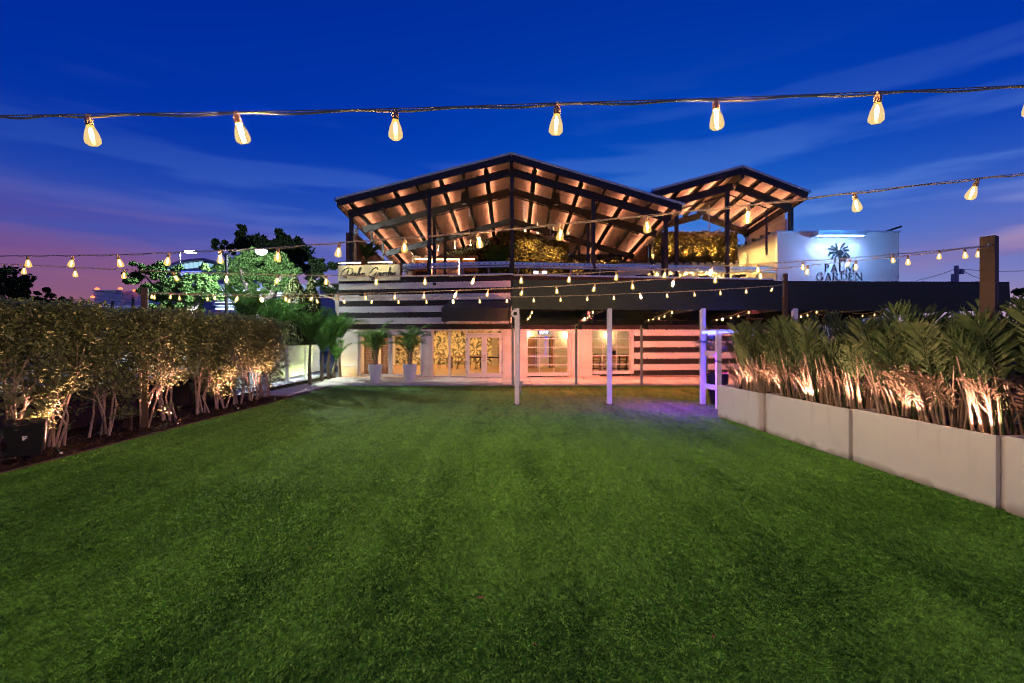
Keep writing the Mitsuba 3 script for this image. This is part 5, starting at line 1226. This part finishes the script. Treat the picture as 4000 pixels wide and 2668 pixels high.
tree('tall dark tree towering behind the street lamp', Q(1050, 1480, D), [lobe(960, 940, D, 42, 50), lobe(985, 985, D, 60, 60), lobe(1085, 950, D, 55, 38), lobe(1130, 985, D, 65, 55), lobe(1190, 1040, D, 50, 55), lobe(1060, 1030, D, 120, 60), lobe(850, 975, D, 36, 22), lobe(920, 985, D, 45, 25)],
     [([Q(1050, 1500, D), Q(1060, 1200, D), Q(1080, 1080, D), Q(1090, 960, D)], .6, .12), ([Q(1060, 1150, D), Q(1000, 1050, D), Q(960, 950, D)], .35, .09), ([Q(1070, 1120, D), Q(1140, 1040, D), Q(1180, 1000, D)], .3, .08), ([Q(1000, 1060, D), Q(900, 1030, D), Q(855, 985, D)], .2, .06)], 12000, .21, 43, 'dark_tree_leaf')
D = 36.0
tree('dark tree with pale bare branches beside the building corner', Q(1260, 1480, D), [lobe(1265, 1060, D, 55, 32), lobe(1240, 1105, D, 50, 28), lobe(1290, 1130, D, 45, 40), lobe(1230, 1080, D, 30, 25)],
     [([Q(1330, 1480, D), Q(1320, 1200, D), Q(1290, 1130, D), Q(1240, 1060, D)], .28, .06), ([Q(1318, 1190, D), Q(1270, 1130, D), Q(1225, 1110, D), Q(1215, 1080, D)], .13, .04), ([Q(1335, 1200, D), Q(1290, 1175, D), Q(1240, 1165, D)], .12, .05)], 3000, .16, 44, 'dark_tree_leaf')
for i, (u, v, D, ru, rv, lab) in enumerate([(10, 1110, 30, 95, 75, 'dark round tree at the far left edge above the hedge'), (150, 1185, 34, 85, 50, 'low dark tree at left, second from the left edge'), (235, 1200, 40, 45, 30, 'small dark tree left of the white block building')]):
    tree(lab, Q(u, 1480, D), [lobe(u, v, D, ru*.8, rv*.8), lobe(u-ru*.5, v+rv*.3, D, ru*.6, rv*.6), lobe(u+ru*.5, v+rv*.4, D, ru*.55, rv*.6), lobe(u, v+rv*.8, D, ru, rv*.5)],
         [([Q(u, 1500, D), Q(u+4, 1300, D), Q(u, v, D)], .25, .08)], 3600, .15, 50+i, 'dark_tree_leaf')
# weeping conifers
for i, (u, w, vt, D) in enumerate([(1150, 46, 1085, 27.0), (1215, 30, 1100, 27.5)]):
    k = thing('weeping_conifer', f'{["wider left","slimmer right"][i]} weeping dark conifer behind the garden palms', 'tree', 'weeping conifers beside the building')
    c = P(u, 1480, D); H = Z(vt, D)
    put('trunk', MB().tube([(c[0], D, 0), (c[0], D, H*.95)], [.14, .03], 7), 'bark', k)
    r = np.random.default_rng(70+i); n = 6500
    t = r.random(n)**.8; z = .6+(H-.6)*t
    R = w/F*D*np.clip((1-t)*3.2+.12, 0, 1)*(.75+.5*meshkit.noise(np.stack([t*5, t*0, t*0], -1), 3))
    a = r.random(n)*6.28; rr = R*(.55+.5*r.random(n))
    cc = np.stack([c[0]+rr*np.cos(a), D+rr*np.sin(a), z], -1)
    d = np.stack([np.cos(a)*.25+r.normal(0, .15, n), np.sin(a)*.25+r.normal(0, .15, n), -np.ones(n)], -1); d /= np.linalg.norm(d, axis=1, keepdims=True)
    sd = np.cross(d, r.normal(size=(n, 3))); sd /= np.linalg.norm(sd, axis=1, keepdims=True)
    l = (.16+.18*r.random(n))[:, None]
    v = np.stack([cc, cc+d*l*.5+sd*.022, cc+d*l, cc+d*l*.5-sd*.022], 1).reshape(-1, 3)
    put('foliage', (v, ((np.arange(n)*4)[:, None, None]+np.array([[0, 1, 2], [0, 2, 3]])).reshape(-1, 3)), 'conifer_leaf', k, kind='stuff')
# palms rising behind the hedge
for i, (u, D, th, sc) in enumerate([(965, 19.5, 1.9, 1.25), (1045, 20.5, 1.7, 1.15), (1105, 21.5, 1.75, 1.1)]):
    k = thing('back_palm', f'{["left","middle","right"][i]} of three palms whose upright fronds rise behind the hedge', 'palm', 'palms behind the hedge')
    x = X(u, D)
    put('trunk', MB().tube([(x, D, 0), (x, D, th)], [.1, .06], 7), 'palm_trunk', k)
    for j in range(8):
        put('frond', lib('tall', j % 8, 'palm_leaf'), None, k, tw=place((x, D, th), j*137.5+i*50, sc*(.8+.25*((j*7) % 5)/5), -6))
k = thing('terrace_palm', 'fan leaved palm in the left corner of the roof terrace', 'palm')
c = P(1432, 1060, 27.0)
put('trunk', MB().tube([(c[0], c[1], 4.26), (c[0], c[1], 5.9)], .05), 'palm_trunk', k)
for j in range(9): put('frond', lib('fan', j % 5, 'palm_leaf'), None, k, tw=place((c[0], c[1], 5.75), j*137.5, 1.1+.2*(j % 3), -4))
k = thing('terrace_palm', 'dark feathery palm in front of the leafy wall under the large pavilion', 'palm')
c = P(1938, 1060, 32.5)
put('trunk', MB().tube([(c[0], c[1], 4.26), (c[0], c[1], 6.0)], .07), 'palm_trunk', k)
for j in range(12): put('frond', lib('tall', j % 8, 'dark_tree_leaf'), None, k, tw=place((c[0], c[1], 5.9), j*137.5, .95+.2*(j % 3), 4))

# street lamp
lp = P(1021, 996, 24.75); LAMP = lp
pb = P(885, 1300, 24.75)
k = thing('street_lamp', 'grey street lamp with curved arm and dazzling white head among the trees', 'street lamp')
ztop = Z(1003, 24.75)
put('pole', MB().tube([(pb[0], 24.75, 0), (pb[0], 24.75, ztop)], [.10, .07], 10), 'pole_grey', k)
put('arm', MB().tube(spline([(pb[0], 24.75, ztop-.3), (pb[0]+.25, 24.75, ztop+.05), (pb[0]+.9, 24.75, ztop+.22), (lp[0]-.25, 24.75, lp[2]+.1)], 6), .028, 7), 'pole_grey', k)
mat('pole_grey', [.012, .012, .013], .7, .1)
put('head', MB().box(lp[0]-.3, lp[0]+.25, 24.63, 24.87, lp[2]+.06, lp[2]+.14), 'grey_metal', k)
put('lens', MB().lathe([(.001, -.19), (.19, -.14), (.27, 0), (.22, .055), (.001, .055)], 16, lp), 'lamp_body', k, smooth=True, emit=np.array([.82, .95, 1.0])*30, weight=.3)
spot('street_spot', lp+[0, 0, -.23], (lp[0]+.6, lp[1]-4.0, 0), np.array([.86, .97, .90])*135, 74, 40, 7)
spot('street_spot_back', lp+[0, 0, -.23], (lp[0]-1.5, lp[1]+9, lp[2]+.3), np.array([.80, .95, .98])*190, 88, 66, 2.5)
lp2 = P(744, 998, 58.0)
k = thing('street_lamp', 'distant street lamp with a bright white head, left of the domed building', 'street lamp')
put('lens', MB().box(lp2[0]-.55, lp2[0]+.55, 57.8, 58.2, lp2[2]-.10, lp2[2]+.08), 'lamp_body', k, emit=np.array([.85, .95, 1.0])*40, weight=.2)
put('pole', MB().tube([(lp2[0]-1.2, 58, 0), (lp2[0]-1.2, 58, lp2[2]), (lp2[0]-.4, 58, lp2[2]+.13)], .09), 'grey_metal', k)
put('cap', MB().box(lp2[0]-.6, lp2[0]+.6, 57.78, 58.22, lp2[2]+.085, lp2[2]+.18), 'grey_metal', k)

# far buildings
k = thing('clinic_building', 'grey medical building with curved roof and a row of lit windows beyond the trees', 'building')
D = 120.0
mat('clinic_wall', speck([0.28, 0.30, 0.40], .08, .2, 2), .7, .3)
ux = [645, 672, 700, 740, 780, 803, 836]; vtop = [1064, 1050, 1041, 1033, 1029, 1028, 1037]
xs = [X(u, D) for u in ux]
roofp = [(x, Z(v, D)) for x, v in zip(xs, vtop)]
put('wall', MB().prism(Polygon([(xs[0], 0), (xs[-1], 0)]+[(x, z-.55) for x, z in roofp[::-1]]), 24, (0, D, 0)), 'clinic_wall', k)
put('wing', MB().box(X(830, D), X(1010, D), D+4, D+25, 0, Z(1090, D)).box(X(600, D), X(670, D), D+4, D+25, 0, Z(1110, D)), 'clinic_wall', k)
put('roof', MB().prism(LineString(roofp).buffer(.28, cap_style=2), 25, (0, D-.7, 0)), 'grey_metal', k)
wl = [(655, 1065, 1077), (668, 1059, 1074), (684, 1052, 1071), (701, 1047, 1067), (720, 1043, 1064), (739, 1040, 1062), (757, 1038, 1060), (776, 1036, 1058), (795, 1035.5, 1057)]
for (a, va, vb), (b, _, _) in zip(wl[:-1], wl[1:]):
    w = put('window', MB().box(X(a, D)+.08, X(b, D)-.08, D-.12, D-.02, Z(vb, D), Z(va, D)), 'lamp_body', k, emit=np.array([.45, .80, 1.0])*.22, weight=.1)
for a, b in ((805, 815), (817, 826), (828, 835)):
    put('window', MB().box(X(a, D), X(b, D), D-.12, D-.02, Z(1058, D), Z(1041+(a-805)*.2, D)), 'lamp_body', k, emit=np.array([.35, .75, .95])*.15, weight=.1)
put('sign_band', MB().box(X(694, D), X(786, D), D-.16, D-.03, Z(1094, D), Z(1073, D)), 'clinic_sign_blue', k, emit=[.012, .035, .30], weight=.1)
scene['clinic_sign_blue'] = {'type': 'diffuse', 'reflectance': {'type': 'rgb', 'value': [.03, .06, .4]}}
for txt, va, vb in (('BROWARD HEALTH', 1083.5, 1076), ('MEDICAL CENTER', 1093, 1085.5)):
    tm = meshkit.text_mesh(txt, Z(vb, D)-Z(va, D), .05, True); v = np.array(tm.vertices); sc_ = (X(784, D)-X(697, D))/np.ptp(v[:, 0])
    put('lettering', MB().add(np.stack([X(697, D)+v[:, 0]*sc_, D-.17-v[:, 2], Z(va, D)+v[:, 1]], -1), tm.faces), 'lamp_body', k, emit=[.30, .36, .6], weight=.1)
k = thing('white_block', 'white windowless block building with red roof lights beyond the hedge at left', 'building')
D = 90.0
mat('far_white', speck([.62, .64, .68], .06, .3, 3), .75, .2)
put('wall', MB().box(X(366, D), X(473, D), D, D+9, 0, Z(1149, D)).box(X(473, D)+.003, X(535, D), D+.6, D+9, 0, Z(1150, D)).box(X(355, D), X(366, D)-.003, D+1, D+9, 0, Z(1184, D)), 'far_white', k)
put('cornice', MB().box(X(363, D), X(474, D), D-.25, D-.003, Z(1151, D), Z(1148, D)), 'far_white', k)
for i, (u, v) in enumerate([(379, 1142), (470, 1141), (527, 1149), (362, 1174)]):
    p = P(u, v, D); put('roof_light', MB().lathe([(.001, -.2), (.32, -.15), (.35, .1), (.001, .25)], 10, p), 'lamp_body', k, emit=[.9, .13, .03], weight=.1)
D = 62.0
k = thing('low_building', 'long low building with a metal roof edge behind the hedge at left', 'building')
put('wall', MB().box(X(385, D), X(560, D), D, D+8, 0, Z(1214, D)), 'far_white', k)
put('roof', MB().add([(X(60, D), D-1, Z(1183, D)), (X(475, D), D-1, Z(1222, D)), (X(475, D), D+6, Z(1219, D)), (X(60, D), D+6, Z(1180, D)), (X(60, D), D-1, Z(1187, D)), (X(475, D), D-1, Z(1226, D))], [[0, 1, 2], [0, 2, 3], [0, 1, 5], [0, 5, 4]]), 'roof_metal', k)
put('eave', MB().box(X(270, D), X(385, D), D+1, D+8, Z(1226, D), Z(1200, D)), 'roof_metal', k)
put('band', MB().box(X(380, D), X(565, D), D-.2, D-.003, Z(1212, D), Z(1206, D)), 'roof_metal', k)
k = thing('parking_deck', 'pale lit parking building with horizontal bands glimpsed between the tree trunks', 'building')
D = 75.0
put('wall', MB().box(X(820, D), X(1235, D), D+1.5, D+14, 0, Z(1118, D)), 'clinic_wall', k)
for i, (va, vb) in enumerate(((1149, 1157), (1170, 1181), (1196, 1206), (1222, 1235))):
    put('deck_band', MB().box(X(830, D), X(1230, D), D, D+1.4, Z(vb, D), Z(va, D)), 'far_white', k)
    put('lit_ceiling', MB().box(X(835, D), X(1225, D), D+.3, D+1.3, Z(va, D)+.05, Z(va, D)+.1), 'lamp_body', k, emit=np.array([.70, .88, 1.0])*1.2, weight=.15)
# wires on poles at left
k = thing('utility_pole', 'pair of short dark utility poles with three wires in front of the white block', 'utility pole')
D = 55.0
for u, v in ((439, 1190), (520, 1175)): put('pole', MB().tube([(X(u, D), D, 0), (X(u, D), D, Z(v, D))], .13), 'black_wood', k)
put('wire', MB().tube([Q(363, 1150, D), Q(526, 1168, D)], .02).tube([Q(363, 1168, D), Q(520, 1186, D)], .02).tube([Q(363, 1182, D), Q(520, 1199, D)], .02), 'black_plastic', k)
# right: utility pole tops and wires
k = thing('utility_pole', 'pale utility pole with slack wires beyond the canopy at right', 'utility pole')
D = 58.0
put('pole', MB().tube([(X(3738, D), D, 0), (X(3736, D), D, Z(1052, D))], [.28, .22], 9), 'grey_metal', k)
put('stub', MB().tube([(X(3722, D), D, 0), (X(3722, D), D, Z(1085, D))], [.2, .18], 9), 'grey_metal', k)
put('transformer', MB().tube([Q(3755, 1066, D), Q(3755, 1084, D)], .28, 9), 'grey_metal', k)
put('wire', MB().tube(spline([Q(3580, 1110, D), Q(3660, 1090, D), Q(3736, 1063, D)], 5), .03, 5).tube(spline([Q(3736, 1063, D), Q(3790, 1068, D), Q(3900, 1074, D), Q(4150, 1068, D)], 6), .03, 5).tube(spline([Q(3760, 1070, D), Q(3800, 1092, D), Q(3870, 1116, D)], 5), .03, 5), 'black_plastic', k)
tree('teal tinted tree past the right end of the canopy', Q(3985, 1480, 34), [lobe(3985, 1150, 34, 42, 24), lobe(4040, 1170, 34, 50, 35), lobe(3960, 1185, 34, 30, 25)], [([Q(4000, 1500, 34), Q(4000, 1300, 34), Q(3990, 1170, 34)], .2, .06)], 2200, .12, 58)
# bus stop sign
k = thing('bus_sign', 'purple and orange bus stop sign with white BUS lettering above the hedge', 'sign')
D = 24.0; a, b = X(822, D), X(867, D); zt_, zb_ = Z(1226.5, D), Z(1258, D)
mat('sign_purple', [.22, .14, .36], .4, .4); mat('sign_orange', [.75, .30, .06], .4, .4); mat('sign_navy', [.015, .03, .07], .4, .4)
put('plate', MB().box(a, b, D, D+.02, zb_, zt_), 'sign_navy', k)
zm = Z(1239, D)
put('header', MB().box(a, b-.001, D-.004, D-.001, zm, zt_), 'sign_purple', k)
put('slash', MB().add([(a+.30, D-.008, zt_), (a+.42, D-.008, zt_), (b, D-.008, zm-.12), (b, D-.008, zb_), (b-.04, D-.008, zb_)], [[0, 2, 1], [0, 3, 2], [0, 4, 3]]), 'sign_orange', k)
put('emblem', MB().tube([(a+.42, D-.012, zm-.02), (a+.42, D-.016, zm-.02)], .085, 18), 'white_metal', k)
put('bus_icon', MB().box(a+.375, a+.465, D-.022, D-.018, zm-.06, zm+.02), 'sign_purple', k)
tm = meshkit.text_mesh('BUS', .11, .004, True); v = np.array(tm.vertices)
put('lettering', MB().add(np.stack([a+.02+v[:, 0], D-.012-v[:, 2], zm-.14+v[:, 1]], -1), tm.faces), 'white_metal', k)
put('pole', MB().tube([((a+b)/2, D+.05, 0), ((a+b)/2, D+.05, zt_)], .03), 'grey_metal', k)
# parked cars glimpsed through the hedge
def car(x, y, rz, m, label):
    k = thing('parked_car', label, 'car', 'cars parked behind the hedge')
    M = frame([x, y, -.055], rz)
    prof = Polygon([(-2.15, .30), (2.15, .30), (2.2, .55), (2.05, .78), (1.2, .92), (.55, 1.38), (-.95, 1.42), (-1.65, 1.0), (-2.1, .92), (-2.22, .6)]).buffer(.05)
    put('body', MB(M).prism(prof.difference(unary_union([Point(1.35, .32).buffer(.36), Point(-1.35, .32).buffer(.36)])), 1.7, (0, -.85, 0)), m, k, smooth=25)
    for s in (-1, 1):
        put('side_window', MB(M).prism(Polygon([(-1.4, .98), (.95, .98), (.5, 1.32), (-.9, 1.36)]), .01, (0, s*.855-.005, 0)), 'black_plastic', k)
        for xx in (1.35, -1.35): put('wheel', MB(M).tube([(xx, s*.78-.09, .32), (xx, s*.78+.09, .32)], .31, 16), 'black_plastic', k)
mat('car_white', [.72, .74, .76], .2, .6, extra={'clearcoat': .8}); mat('car_silver', [.45, .47, .5], .25, .6, metallic=.5)
for i, (x, y, m, l) in enumerate([(-13.2, 10.3, 'car_white', 'white car parked behind the hedge, nearest the camera'), (-13.6, 13.4, 'car_silver', 'silver car parked behind the hedge, second from the camera'), (-13.9, 16.6, 'car_white', 'white car parked behind the hedge left of the post'), (-14.2, 19.8, 'car_silver', 'silver car parked behind the hedge, farthest one')]):
    car(x, y, .15, m, l)
#@@END
